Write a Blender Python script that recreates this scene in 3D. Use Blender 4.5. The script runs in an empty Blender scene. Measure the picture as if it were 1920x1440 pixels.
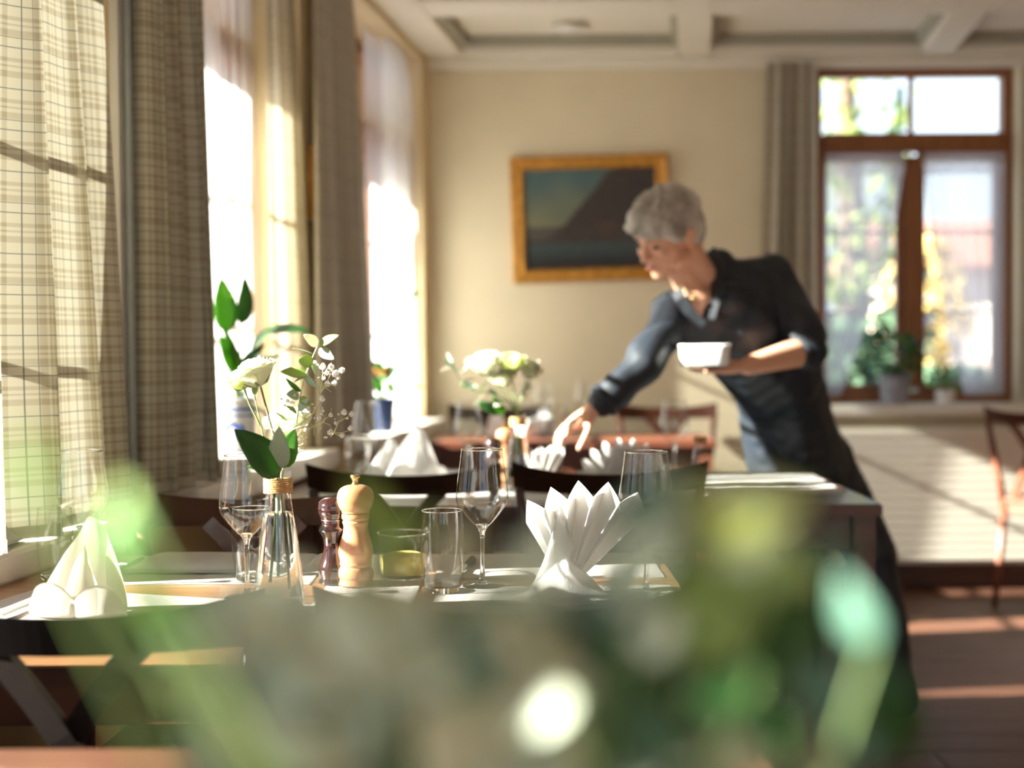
import bpy, bmesh, math, random
from mathutils import Vector, Matrix, noise as mnoise
random.seed(7)
R = math.radians
sc = bpy.context.scene
COL = sc.collection

# ---------------------------------------------------------------- camera, world, sun, exposure
F_PX = 2667.0
CAM_Z = 1.142
PITCH = math.atan(80 / F_PX)
ROLL = R(0.35)
cam_d = bpy.data.cameras.new('camera')
cam = bpy.data.objects.new('camera', cam_d)
COL.objects.link(cam)
cam_d.sensor_width = 36.0
cam_d.lens = F_PX * 36.0 / 1920.0
cam_d.clip_start = 0.02
cam_d.clip_end = 200
CAM_R = Matrix.Rotation(math.pi / 2 - PITCH, 3, 'X') @ Matrix.Rotation(-ROLL, 3, 'Z')
cam.matrix_world = Matrix.Translation((0, 0, CAM_Z)) @ CAM_R.to_4x4()
cam_d.dof.use_dof = True
cam_d.dof.focus_distance = 2.22
cam_d.dof.aperture_fstop = (cam_d.lens / 1000.0) / 0.022
cam_d.dof.aperture_blades = 0
sc.camera = cam

SUN_DIR = Vector((0.90, 0.16, -0.40)).normalized()      # the way the light travels
w = bpy.data.worlds.new('sky_world'); sc.world = w; w.use_nodes = True
nt = w.node_tree; nt.nodes.clear()
out = nt.nodes.new('ShaderNodeOutputWorld'); bg = nt.nodes.new('ShaderNodeBackground')
tc = nt.nodes.new('ShaderNodeTexCoord'); sep = nt.nodes.new('ShaderNodeSeparateXYZ')
ramp = nt.nodes.new('ShaderNodeValToRGB')
nt.links.new(tc.outputs['Generated'], sep.inputs[0]); nt.links.new(sep.outputs['Z'], ramp.inputs[0])
ramp.color_ramp.elements[0].position = 0.0; ramp.color_ramp.elements[0].color = (0.80, 0.90, 1.0, 1)
ramp.color_ramp.elements[1].position = 0.7; ramp.color_ramp.elements[1].color = (0.55, 0.74, 1.0, 1)
nt.links.new(ramp.outputs[0], bg.inputs[0]); bg.inputs[1].default_value = 1.0
nt.links.new(bg.outputs[0], out.inputs[0])
sun_d = bpy.data.lights.new('sun', 'SUN'); sun = bpy.data.objects.new('sun', sun_d); COL.objects.link(sun)
sun_d.energy = 26.0; sun_d.angle = R(0.53); sun_d.color = (1.0, 0.95, 0.86)
sun.rotation_euler = SUN_DIR.to_track_quat('-Z', 'Y').to_euler()
sun.location = (-6, -3, 6)

sc.view_settings.view_transform = 'Standard'; sc.view_settings.look = 'None'
sc.view_settings.gamma = 1.0; sc.view_settings.use_curve_mapping = False
sc.view_settings.exposure = 1.38
sc.cycles.use_denoising = True
sc.cycles.max_bounces = 14; sc.cycles.diffuse_bounces = 6; sc.cycles.glossy_bounces = 5
sc.cycles.transmission_bounces = 10; sc.cycles.transparent_max_bounces = 24
sc.cycles.caustics_reflective = False; sc.cycles.caustics_refractive = False
sc.cycles.sample_clamp_indirect = 6.0

def P(px, py, D):
    """world point seen at the photo's pixel at depth Y = D (used once, to measure where things stand)"""
    d = CAM_R @ Vector(((px - 960) / F_PX, -(py - 720) / F_PX, -1))
    return Vector((0, 0, CAM_Z)) + d * (D / d.y)
def PZ(px, py, z):
    d = CAM_R @ Vector(((px - 960) / F_PX, -(py - 720) / F_PX, -1))
    return Vector((0, 0, CAM_Z)) + d * ((z - CAM_Z) / d.z)

# ---------------------------------------------------------------- materials
def mat(name, color, rough=0.6, metal=0.0, spec=0.5, noise=0.0, nscale=20.0, bump=0.0, bscale=60.0,
        translucent=0.0, emit=0.0, stretch=(1, 1, 1), col2=None, coat=0.0, trans_col=None):
    m = bpy.data.materials.new(name); m.use_nodes = True
    nt = m.node_tree; n = nt.nodes; l = nt.links
    b = n['Principled BSDF']; o = n['Material Output']
    b.inputs['Base Color'].default_value = (*color, 1); b.inputs['Roughness'].default_value = rough
    b.inputs['Metallic'].default_value = metal; b.inputs['Specular IOR Level'].default_value = spec
    if coat: b.inputs['Coat Weight'].default_value = coat
    tcn = n.new('ShaderNodeTexCoord'); mp = n.new('ShaderNodeMapping'); mp.inputs['Scale'].default_value = stretch
    l.new(tcn.outputs['Object'], mp.inputs[0])
    if noise or col2:
        nz = n.new('ShaderNodeTexNoise'); nz.inputs['Scale'].default_value = nscale; nz.inputs['Detail'].default_value = 5
        l.new(mp.outputs[0], nz.inputs[0])
        cr = n.new('ShaderNodeValToRGB'); cr.color_ramp.elements[0].position = .32; cr.color_ramp.elements[1].position = .68
        c2 = col2 if col2 else tuple(min(1, c * (1 + noise)) for c in color)
        c1 = color if col2 else tuple(c * (1 - noise) for c in color)
        cr.color_ramp.elements[0].color = (*c1, 1); cr.color_ramp.elements[1].color = (*c2, 1)
        l.new(nz.outputs[0], cr.inputs[0]); l.new(cr.outputs[0], b.inputs['Base Color'])
    if bump:
        nb = n.new('ShaderNodeTexNoise'); nb.inputs['Scale'].default_value = bscale; nb.inputs['Detail'].default_value = 4
        l.new(mp.outputs[0], nb.inputs[0])
        bp = n.new('ShaderNodeBump'); bp.inputs['Strength'].default_value = bump; bp.inputs['Distance'].default_value = .004
        l.new(nb.outputs[0], bp.inputs['Height']); l.new(bp.outputs[0], b.inputs['Normal'])
    if translucent:
        t = n.new('ShaderNodeBsdfTranslucent'); t.inputs[0].default_value = (*(trans_col or color), 1)
        mx = n.new('ShaderNodeMixShader'); mx.inputs[0].default_value = translucent
        l.new(b.outputs[0], mx.inputs[1]); l.new(t.outputs[0], mx.inputs[2]); l.new(mx.outputs[0], o.inputs[0])
    if emit:
        b.inputs['Emission Color'].default_value = (*color, 1); b.inputs['Emission Strength'].default_value = emit
    return m

def glass_thin(name, tint=(0.98, 0.99, 0.985), edge=0.55, ior=1.5):
    m = bpy.data.materials.new(name); m.use_nodes = True
    nt = m.node_tree; n = nt.nodes; l = nt.links; n.clear()
    o = n.new('ShaderNodeOutputMaterial'); t = n.new('ShaderNodeBsdfTransparent'); g = n.new('ShaderNodeBsdfGlossy')
    g.inputs['Roughness'].default_value = 0.02
    lw = n.new('ShaderNodeLayerWeight'); lw.inputs[0].default_value = 0.25
    cr = n.new('ShaderNodeValToRGB'); cr.color_ramp.elements[0].position = .62; cr.color_ramp.elements[1].position = 1.0
    cr.color_ramp.elements[0].color = (*tint, 1); cr.color_ramp.elements[1].color = (*(edge * c for c in tint), 1)
    l.new(lw.outputs['Facing'], cr.inputs[0]); l.new(cr.outputs[0], t.inputs[0])
    l2 = n.new('ShaderNodeLayerWeight'); l2.inputs[0].default_value = 0.5
    pw_ = n.new('ShaderNodeMath'); pw_.operation = 'POWER'; pw_.inputs[1].default_value = 4.0; l.new(l2.outputs['Facing'], pw_.inputs[0])
    fr = n.new('ShaderNodeMath'); fr.operation = 'MULTIPLY_ADD'; fr.inputs[1].default_value = .90; fr.inputs[2].default_value = .065; l.new(pw_.outputs[0], fr.inputs[0])
    mx = n.new('ShaderNodeMixShader')
    l.new(fr.outputs[0], mx.inputs[0]); l.new(t.outputs[0], mx.inputs[1]); l.new(g.outputs[0], mx.inputs[2]); l.new(mx.outputs[0], o.inputs[0])
    return m
def glass_solid(name, color=(1, 1, 1), ior=1.5, rough=0.0):
    m = bpy.data.materials.new(name); m.use_nodes = True
    nt = m.node_tree; n = nt.nodes; l = nt.links; n.clear()
    o = n.new('ShaderNodeOutputMaterial'); g = n.new('ShaderNodeBsdfGlass')
    g.inputs['Color'].default_value = (*color, 1); g.inputs['IOR'].default_value = ior; g.inputs['Roughness'].default_value = rough
    l.new(g.outputs[0], o.inputs[0]); return m
def sheer(name, color, opac, trans):
    m = bpy.data.materials.new(name); m.use_nodes = True
    nt = m.node_tree; n = nt.nodes; l = nt.links; n.clear()
    o = n.new('ShaderNodeOutputMaterial'); t = n.new('ShaderNodeBsdfTransparent'); d = n.new('ShaderNodeBsdfDiffuse'); tr = n.new('ShaderNodeBsdfTranslucent')
    d.inputs[0].default_value = (*color, 1); tr.inputs[0].default_value = (*color, 1)
    a = n.new('ShaderNodeMixShader'); a.inputs[0].default_value = trans
    l.new(d.outputs[0], a.inputs[1]); l.new(tr.outputs[0], a.inputs[2])
    b = n.new('ShaderNodeMixShader'); b.inputs[0].default_value = opac
    l.new(t.outputs[0], b.inputs[1]); l.new(a.outputs[0], b.inputs[2]); l.new(b.outputs[0], o.inputs[0]); return m

def plaid(name, base, dark, line, transl=0.3, transp=0.0, k=1.0):
    """woven check from the cloth's own UV in metres"""
    m = bpy.data.materials.new(name); m.use_nodes = True
    nt = m.node_tree; n = nt.nodes; l = nt.links
    b = n['Principled BSDF']; o = n['Material Output']; b.inputs['Roughness'].default_value = .95
    b.inputs['Specular IOR Level'].default_value = .1
    uv = n.new('ShaderNodeUVMap'); s = n.new('ShaderNodeSeparateXYZ'); l.new(uv.outputs[0], s.inputs[0])
    def mth(op, a, bb):
        q = n.new('ShaderNodeMath'); q.operation = op
        for i, v in enumerate((a, bb)):
            if isinstance(v, (int, float)): q.inputs[i].default_value = v
            else: l.new(v, q.inputs[i])
        return q.outputs[0]
    def band(src, per, a, wd):
        f = mth('FRACT', mth('DIVIDE', src, per), 0.0)
        return mth('MULTIPLY', mth('GREATER_THAN', f, a), mth('LESS_THAN', f, a + wd))
    U, V = s.outputs['X'], s.outputs['Y']
    def lines(src):
        d = band(src, .070, .02, .024)
        d2 = mth('MULTIPLY', band(src, .140, .13, .012), .8)
        return mth('MINIMUM', mth('ADD', d, d2), 1.0)
    def bands(src):
        return mth('MULTIPLY', mth('ADD', mth('ADD', band(src, .070, .30, .16), band(src, .070, .55, .05)), band(src, .070, .68, .10)), .5)
    def mix(fac, c1, c2):
        q = n.new('ShaderNodeMix'); q.data_type = 'RGBA'
        l.new(fac, q.inputs[0])
        for i, v in ((6, c1), (7, c2)):
            if isinstance(v, tuple): q.inputs[i].default_value = (*v, 1)
            else: l.new(v, q.inputs[i])
        return q.outputs[2]
    c = mix(mth('MULTIPLY', mth('ADD', bands(U), bands(V)), .8 * k), base, dark)
    c = mix(mth('MULTIPLY', mth('MAXIMUM', lines(U), lines(V)), .85 * k), c, line)
    l.new(c, b.inputs['Base Color'])
    t = n.new('ShaderNodeBsdfTranslucent'); l.new(c, t.inputs[0])
    mx = n.new('ShaderNodeMixShader'); mx.inputs[0].default_value = transl
    l.new(b.outputs[0], mx.inputs[1]); l.new(t.outputs[0], mx.inputs[2])
    last = mx.outputs[0]
    if transp:
        tt = n.new('ShaderNodeBsdfTransparent'); m2 = n.new('ShaderNodeMixShader'); m2.inputs[0].default_value = 1 - transp
        l.new(tt.outputs[0], m2.inputs[1]); l.new(last, m2.inputs[2]); last = m2.outputs[0]
    l.new(last, o.inputs[0]); return m

M = {}
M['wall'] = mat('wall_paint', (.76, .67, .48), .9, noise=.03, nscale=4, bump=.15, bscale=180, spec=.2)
M['wall_shaded'] = mat('wall_paint_shaded', (.70, .57, .35), .9, noise=.03, nscale=4, bump=.15, bscale=180, spec=.2)  # same cream paint, darkened to hold the side wall's shade
M['ceil'] = mat('ceiling_paint', (.84, .80, .69), .8, noise=.02, nscale=3, spec=.2)
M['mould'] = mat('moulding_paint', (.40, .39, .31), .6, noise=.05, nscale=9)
M['white'] = mat('white_paint', (.83, .80, .72), .5, noise=.02, nscale=6)
M['rad'] = mat('radiator_enamel', (.82, .78, .68), .4, noise=.02, nscale=6)
M['oak'] = mat('window_wood', (.34, .125, .03), .45, col2=(.24, .08, .018), nscale=9, stretch=(6, 6, .6), bump=.1)
M['floor'] = mat('floor_plank', (.125, .052, .028), .55, col2=(.080, .032, .018), nscale=7, stretch=(.6, 7, 7), bump=.15, bscale=30)
M['dark'] = mat('dark_walnut', (.030, .013, .008), .32, col2=(.050, .020, .011), nscale=8, stretch=(1, 5, 5), bump=.08, coat=.25)
M['brown'] = mat('brown_walnut', (.075, .026, .013), .32, col2=(.11, .040, .020), nscale=8, stretch=(1, 5, 5), bump=.08, coat=.25)
M['black'] = mat('black_wood', (.009, .007, .007), .28, col2=(.014, .010, .009), nscale=8, coat=.3)
M['table'] = mat('table_top_wood', (.36, .19, .085), .35, col2=(.28, .135, .06), nscale=6, stretch=(.5, 8, 8), bump=.08, coat=.2)
M['tdark'] = mat('table_dark_wood', (.10, .040, .022), .35, col2=(.065, .026, .015), nscale=6, stretch=(1, 6, 6), bump=.08, coat=.2)
M['redwood'] = mat('red_brown_wood', (.17, .055, .028), .4, col2=(.12, .038, .02), nscale=6, stretch=(.6, 6, 6), bump=.08)
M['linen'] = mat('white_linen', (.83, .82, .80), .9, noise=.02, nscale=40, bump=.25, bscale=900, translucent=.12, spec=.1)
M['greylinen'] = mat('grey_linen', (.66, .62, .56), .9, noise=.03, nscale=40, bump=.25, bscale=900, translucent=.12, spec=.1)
M['paper'] = mat('placemat_paper', (.84, .83, .80), .85, noise=.02, nscale=30, spec=.2)
M['glass'] = glass_thin('thin_glass', edge=.42)
M['pane'] = glass_thin('window_pane', tint=(.96, .98, .97), edge=.8)
M['gsolid'] = glass_solid('solid_glass')
M['water'] = glass_solid('water', (.98, 1, .99), 1.33)
M['steel'] = mat('cutlery_steel', (.62, .62, .62), .18, metal=1)
M['brass'] = mat('aged_brass', (.55, .42, .20), .28, metal=1, noise=.1)
M['gold'] = mat('gold_frame', (.62, .30, .055), .38, metal=.45, noise=.25, nscale=30, bump=.5, bscale=60)
M['mill_l'] = mat('light_maple', (.58, .27, .135), .28, col2=(.50, .22, .10), nscale=9, stretch=(5, 5, .6), coat=.5)
M['mill_d'] = mat('dark_stained_maple', (.022, .006, .006), .12, col2=(.012, .004, .004), nscale=9, stretch=(5, 5, .6), coat=.8)
M['twine'] = mat('jute_twine', (.52, .31, .12), .95, noise=.25, nscale=200, bump=.6, bscale=400)
M['leaf'] = mat('green_leaf', (.055, .20, .022), .38, col2=(.09, .27, .035), nscale=18, translucent=.35, trans_col=(.22, .50, .04))
M['leafd'] = mat('deep_green_leaf', (.020, .085, .018), .4, col2=(.035, .12, .025), nscale=18, translucent=.25, trans_col=(.12, .32, .03))
M['euca'] = mat('eucalyptus_leaf', (.38, .50, .36), .55, col2=(.46, .56, .42), nscale=30, translucent=.3, trans_col=(.42, .52, .14))
M['eucag'] = mat('grey_green_leaf', (.62, .71, .56), .6, col2=(.72, .79, .66), nscale=25, translucent=.35, trans_col=(.35, .48, .20))
M['lime'] = mat('lime_leaf', (.30, .42, .10), .5, col2=(.38, .48, .16), nscale=25, translucent=.35, trans_col=(.40, .54, .12))
M['olive'] = mat('olive_leaf', (.66, .65, .42), .55, col2=(.74, .72, .50), nscale=25, translucent=.35, trans_col=(.4, .42, .12))
M['pale'] = mat('highlight_leaf', (.72, .78, .62), .4, col2=(.80, .85, .72), nscale=25, translucent=.35, trans_col=(.7, .8, .5))  # sheen and bright highlights put into the leaf colour
M['teal'] = mat('blue_green_leaf', (.075, .17, .12), .5, col2=(.11, .22, .16), nscale=25, translucent=.2, trans_col=(.12, .3, .12))
M['stem'] = mat('green_stem', (.17, .24, .08), .5, noise=.2, nscale=60)
M['stemd'] = mat('brown_green_stem', (.12, .10, .06), .5, noise=.2, nscale=60)
M['straw'] = mat('straw_stem', (.55, .55, .30), .6, noise=.2, nscale=60)
M['petal'] = mat('ivory_petal', (.86, .86, .76), .6, col2=(.90, .90, .84), nscale=25, translucent=.35, trans_col=(.86, .86, .62))
M['petalg'] = mat('greenish_petal', (.78, .82, .48), .6, col2=(.86, .88, .62), nscale=25, translucent=.35, trans_col=(.80, .84, .36))
M['bbreath'] = mat('small_white_blossom', (.88, .86, .83), .8, translucent=.3)
M['stone'] = mat('grey_stoneware', (.36, .37, .36), .35, noise=.06, nscale=15)
M['cobalt'] = mat('cobalt_glaze', (.025, .055, .30), .25, noise=.2, nscale=40)
M['navyglaze'] = mat('navy_glaze', (.03, .05, .12), .25, noise=.2, nscale=30)
M['terra'] = mat('orange_blossom', (.75, .25, .06), .7, translucent=.3)
M['porc'] = mat('white_porcelain', (.86, .87, .85), .2)
M['skin'] = mat('skin', (.60, .30, .185), .5, col2=(.66, .36, .24), nscale=12, bump=.1, bscale=150)
M['hair'] = mat('grey_hair', (.20, .165, .13), .55, col2=(.58, .53, .47), nscale=13, stretch=(1, 1, 1), bump=.9, bscale=90)
M['shirt'] = mat('black_navy_cloth', (.0075, .012, .019), .55, noise=.15, nscale=40, bump=.2, bscale=400, spec=.5)
M['shoe'] = mat('black_leather', (.006, .006, .007), .35, noise=.1)
M['lips'] = mat('lips', (.50, .17, .13), .45, noise=.05)
M['eye'] = mat('eye', (.10, .06, .04), .15, noise=.05)
M['asphalt'] = mat('street_surface', (.17, .17, .20), .9, noise=.1, nscale=2)  # low bluish tone puts the street's shade into its colour
M['bark'] = mat('bark', (.12, .08, .05), .9, noise=.3, nscale=20, bump=.5)
M['house'] = mat('rendered_facade', (.74, .58, .48), .9, noise=.04, nscale=3)
M['houseroof'] = mat('roof_tiles', (.28, .13, .09), .8, noise=.2, nscale=9)
M['wax'] = mat('herb_butter', (.72, .62, .18), .6, noise=.3, nscale=60, translucent=.3)
M['pipe'] = mat('grey_blue_paint', (.22, .24, .24), .4, noise=.05)
M['pipe_hl'] = mat('pipe_highlight', (.55, .54, .50), .45, noise=.04)
M['sheer'] = sheer('white_sheer', (.90, .90, .90), .52, .6)
M['net'] = sheer('white_net', (.92, .92, .90), .75, .75)
M['lace'] = sheer('white_lace', (.86, .86, .90), .62, .55)
M['track'] = mat('rail_white', (.75, .74, .70), .4, noise=.03)
PL = dict(base=(.46, .43, .33), dark=(.24, .20, .125), line=(.075, .095, .09))
M['plaid1'] = plaid('check_cloth', PL['base'], PL['dark'], PL['line'], .12)
M['plaid2'] = plaid('check_cloth_thin', (.62, .56, .42), (.40, .34, .22), (.20, .20, .16), .5, .06, .7)
M['plaid3'] = plaid('check_cloth_far', (.56, .51, .41), (.36, .32, .24), (.16, .16, .13), .22, 0, .8)

# ---------------------------------------------------------------- builders
def link(name, me, m, parent=None, smooth=False, loc=None, rot=None):
    if isinstance(me, bmesh.types.BMesh):
        bm = me; me = bpy.data.meshes.new(name); bm.to_mesh(me); bm.free()
    if m is not None and not len(me.materials): me.materials.append(m)
    if smooth:
        me.polygons.foreach_set('use_smooth', [True] * len(me.polygons))
    o = bpy.data.objects.new(name, me); COL.objects.link(o)
    if parent is not None: o.parent = parent
    if loc is not None: o.location = loc
    if rot is not None: o.rotation_euler = rot
    return o
def thing(name, label, cat, loc=(0, 0, 0), rz=0.0, group=None):
    o = bpy.data.objects.new(name, None); COL.objects.link(o)
    o.location = loc; o.rotation_euler = (0, 0, rz); o.empty_display_size = .05
    o['label'] = label; o['category'] = cat
    if group: o['group'] = group
    return o
def tag(o, label, cat, group=None):
    o['label'] = label; o['category'] = cat
    if group: o['group'] = group
    return o
def struct(o): o['kind'] = 'structure'; return o
def copy_tree(o, parent=None):
    c = o.copy(); COL.objects.link(c)
    if parent is not None: c.parent = parent
    for ch in list(o.children): copy_tree(ch, c)
    return c

def box(bm, c, s, bevel=0.0, rot=None):
    v = bmesh.ops.create_cube(bm, size=1.0)['verts']
    bmesh.ops.scale(bm, vec=s, verts=v)
    if bevel:
        e = list({e for x in v for e in x.link_edges})
        g = bmesh.ops.bevel(bm, geom=e, offset=bevel, segments=2, affect='EDGES')
        v = list({x for f in g['faces'] for x in f.verts} | {x for x in v if x.is_valid})
    if rot is not None: bmesh.ops.rotate(bm, cent=(0, 0, 0), matrix=rot, verts=v)
    bmesh.ops.translate(bm, vec=c, verts=v)
    return v
def boxm(c, s, bevel=0.0, rot=None):
    bm = bmesh.new(); box(bm, c, s, bevel, rot); return bm
def prism(poly, z0, z1, bm=None, bevel=0):
    bm = bm or bmesh.new()
    a = [bm.verts.new((x, y, z0)) for x, y in poly]; b = [bm.verts.new((x, y, z1)) for x, y in poly]
    n = len(poly); fs = [bm.faces.new(a[::-1]), bm.faces.new(b)]
    for i in range(n): fs.append(bm.faces.new((a[i], a[(i + 1) % n], b[(i + 1) % n], b[i])))
    bmesh.ops.recalc_face_normals(bm, faces=fs)
    if bevel:
        bmesh.ops.bevel(bm, geom=list({e for f in fs for e in f.edges}), offset=bevel, segments=2, affect='EDGES')
    return bm
def lathe(prof, seg=32, bm=None, closed_bottom=False, closed_top=False, off=(0, 0, 0)):
    bm = bm or bmesh.new(); rings = []
    for r, z in prof:
        if r < 1e-6: rings.append([bm.verts.new((off[0], off[1], z + off[2]))])
        else: rings.append([bm.verts.new((off[0] + r * math.cos(2 * math.pi * i / seg), off[1] + r * math.sin(2 * math.pi * i / seg), z + off[2])) for i in range(seg)])
    for a, b in zip(rings, rings[1:]):
        if len(a) == 1 and len(b) == 1: continue
        for i in range(seg):
            j = (i + 1) % seg
            if len(a) == 1: bm.faces.new((a[0], b[j], b[i]))
            elif len(b) == 1: bm.faces.new((a[i], a[j], b[0]))
            else: bm.faces.new((a[i], a[j], b[j], b[i]))
    if closed_bottom and len(rings[0]) > 1: bm.faces.new(rings[0][::-1])
    if closed_top and len(rings[-1]) > 1: bm.faces.new(rings[-1])
    bmesh.ops.recalc_face_normals(bm, faces=bm.faces[:])
    return bm
def tube(pts, rad, seg=8, bm=None, caps=True):
    bm = bm or bmesh.new(); pts = [Vector(p) for p in pts]
    if not isinstance(rad, (list, tuple)): rad = [rad] * len(pts)
    rings = []; up = None
    for i, p in enumerate(pts):
        d = (pts[min(i + 1, len(pts) - 1)] - pts[max(i - 1, 0)]).normalized()
        if up is None: up = d.orthogonal().normalized()
        up = (up - d * up.dot(d)); up = up.normalized() if up.length > 1e-6 else d.orthogonal().normalized()
        s = d.cross(up)
        rings.append([bm.verts.new(p + rad[i] * (math.cos(2 * math.pi * k / seg) * up + math.sin(2 * math.pi * k / seg) * s)) for k in range(seg)])
    for a, b in zip(rings, rings[1:]):
        for k in range(seg): bm.faces.new((a[k], a[(k + 1) % seg], b[(k + 1) % seg], b[k]))
    if caps: bm.faces.new(rings[0][::-1]); bm.faces.new(rings[-1])
    return bm
def bar(pts, w, t, nrm, bm=None):
    """flat bar along pts, width w across, thickness t along nrm"""
    bm = bm or bmesh.new(); pts = [Vector(p) for p in pts]; rings = []; nrm = Vector(nrm).normalized()
    for i, p in enumerate(pts):
        d = (pts[min(i + 1, len(pts) - 1)] - pts[max(i - 1, 0)]).normalized(); s = d.cross(nrm).normalized()
        rings.append([bm.verts.new(p + a * s * w / 2 + b * nrm * t / 2) for a, b in ((-1, -1), (1, -1), (1, 1), (-1, 1))])
    for a, b in zip(rings, rings[1:]):
        for k in range(4): bm.faces.new((a[k], a[(k + 1) % 4], b[(k + 1) % 4], b[k]))
    bm.faces.new(rings[0][::-1]); bm.faces.new(rings[-1])
    bmesh.ops.recalc_face_normals(bm, faces=bm.faces[:])
    return bm
def grid(nu, nv, f, bm=None, uvf=None):
    bm = bm or bmesh.new()
    vs = [[bm.verts.new(f(i / nu, j / nv)) for j in range(nv + 1)] for i in range(nu + 1)]
    uvl = bm.loops.layers.uv.verify() if uvf else None
    for i in range(nu):
        for j in range(nv):
            fc = bm.faces.new((vs[i][j], vs[i + 1][j], vs[i + 1][j + 1], vs[i][j + 1]))
            if uvf:
                for lp, (a, b) in zip(fc.loops, ((i, j), (i + 1, j), (i + 1, j + 1), (i, j + 1))): lp[uvl].uv = uvf(a / nu, b / nv)
    return bm
def thick(bm, t):
    """give a sheet thickness"""
    bmesh.ops.solidify(bm, geom=bm.faces[:], thickness=t); return bm
def ball(bm, c, r, rot=None, sub=2):
    v = bmesh.ops.create_icosphere(bm, subdivisions=sub, radius=1.0)['verts']
    if isinstance(r, (int, float)): r = (r, r, r)
    bmesh.ops.scale(bm, vec=r, verts=v)
    if rot is not None: bmesh.ops.rotate(bm, cent=(0, 0, 0), matrix=rot, verts=v)
    bmesh.ops.translate(bm, vec=c, verts=v)
def limb(bm, a, b, ra, rb, step=.35):
    a = Vector(a); b = Vector(b); L = (b - a).length; n = max(2, int(L / (min(ra, rb) * step)))
    for i in range(n + 1):
        t = i / n; ball(bm, a.lerp(b, t), ra + (rb - ra) * t, sub=2 if max(ra, rb) > .02 else 1)
def fuse(bm, voxel, smooth=3):
    me = bpy.data.meshes.new('tmp'); bm.to_mesh(me); bm.free()
    o = bpy.data.objects.new('tmp', me); COL.objects.link(o)
    md = o.modifiers.new('r', 'REMESH'); md.mode = 'VOXEL'; md.voxel_size = voxel; md.use_smooth_shade = True
    ms = o.modifiers.new('s', 'SMOOTH'); ms.factor = .5; ms.iterations = smooth
    dg = bpy.context.evaluated_depsgraph_get(); me2 = bpy.data.meshes.new_from_object(o.evaluated_get(dg))
    bpy.data.objects.remove(o); bpy.data.meshes.remove(me); return me2
def leaf_mesh(L, W, curl=.15, fold=.12, tip=1.0, n=8):
    """leaf in local XY: base at origin, tip at +Y, upper side +Z"""
    def f(u, v):
        s = (u - .5) * 2
        wd = W / 2 * (math.sin(math.pi * min(1, v ** .8)) ** .75) * (1 - .25 * v * tip)
        return Vector((s * wd, v * L, -curl * L * v * v + fold * abs(s) * wd))
    bm = grid(4, n, f)
    bmesh.ops.remove_doubles(bm, verts=bm.verts[:], dist=1e-6)
    thick(bm, -.0004)
    me = bpy.data.meshes.new('leaf'); bm.to_mesh(me); bm.free()
    me.polygons.foreach_set('use_smooth', [True] * len(me.polygons)); return me
def orient(d, up=(0, 0, 1), roll=0.0):
    """rotation taking +Y to d and +Z near up"""
    y = Vector(d).normalized(); z = Vector(up); z = z - y * z.dot(y)
    z = z.normalized() if z.length > 1e-4 else y.orthogonal().normalized()
    x = y.cross(z); m = Matrix((x, y, z)).transposed()
    return (m @ Matrix.Rotation(roll, 3, 'Y'))
def place(o, p, m3, s=1.0):
    o.matrix_local = Matrix.Translation(p) @ m3.to_4x4() @ Matrix.Scale(s, 4); return o

# ---------------------------------------------------------------- room shell
CEIL = 2.43; YF = 6.55; YB = -3.6; XR = 3.6
def XW(D, off=0.0): return -.37 - .131 * (6.55 - D) + off
def DW(px, off=0.0): return 2667 * (1.228 - off) / (1309 - px)

fl = struct(link('floor', boxm(((XR - 1.9) / 2, (YF + YB) / 2, -.06), (XR + 2.2, YF - YB + .3, .08)), M['floor']))
pl_me = None
y = YB; row = 0
pw = .1565
while y < YF - .01:
    x0 = XW(max(y, YB)) + .02 - (row % 3) * 0
    cuts = [x0, x0 + .9 + .75 * ((row * 37) % 10) / 10 + .3, XR]
    if y < 2.5: cuts = [x0, XR]
    for a, b in zip(cuts, cuts[1:]):
        if b - a < .1: continue
        me = boxm(((b - a) / 2, pw / 2, -.01), (b - a - .003, pw - .003, .02), .0012)
        link('plank', me, M['floor'], fl, loc=(a, y, random.uniform(-.0006, .0006)))
    y += pw; row += 1

wl = bmesh.new()
openings = [(-3.3, -1.95), (-1.3, .264), (.80, 2.82), (3.33, 4.42), (5.0, 6.38)]  # first two unseen, added for light; second one's edge shapes sun on the plant
d0 = YB - .3
for a, b in openings + [(YF + .3, None)]:
    prism([(XW(d0), d0), (XW(a), a), (XW(a, -.34), a), (XW(d0, -.34), d0)], 0, 2.6, wl)
    if b is None: break
    prism([(XW(a), a), (XW(b), b), (XW(b, -.34), b), (XW(a, -.34), a)], 0, .755, wl)
    prism([(XW(a), a), (XW(b), b), (XW(b, -.34), b), (XW(a, -.34), a)], 2.40, 2.6, wl)
    d0 = b
wall_left = struct(link('wall_left', wl, M['wall_shaded']))

WX0, WX1, WZ0, WZ1 = 1.405, 2.335, .845, 2.41
fw = bmesh.new()
box(fw, ((-.7 + WX0) / 2, YF + .15, 1.3), (WX0 + .7, .3, 2.6))
box(fw, ((WX1 + XR + .3) / 2, YF + .15, 1.3), (XR + .3 - WX1, .3, 2.6))
box(fw, ((WX0 + WX1) / 2, YF + .15, WZ0 / 2), (WX1 - WX0, .3, WZ0))
box(fw, ((WX0 + WX1) / 2, YF + .15, (WZ1 + 2.6) / 2), (WX1 - WX0, .3, 2.6 - WZ1))
struct(link('wall_back', fw, M['wall']))
struct(link('wall_right', boxm((XR + .1, (YF + YB) / 2, 1.3), (.2, YF - YB + .4, 2.6)), M['wall']))
nw = bmesh.new()  # unseen openings behind the camera, added to let in fill light
for a, b in ((-2.1, -1.3), (.15, .35), (1.95, 2.15)): box(nw, ((a + b) / 2, YB - .1, 1.3), (b - a, .2, 2.6))
box(nw, ((3.5 + XR) / 2 + .05, YB - .1, 1.3), (XR - 3.5 + .3, .2, 2.6))
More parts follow.
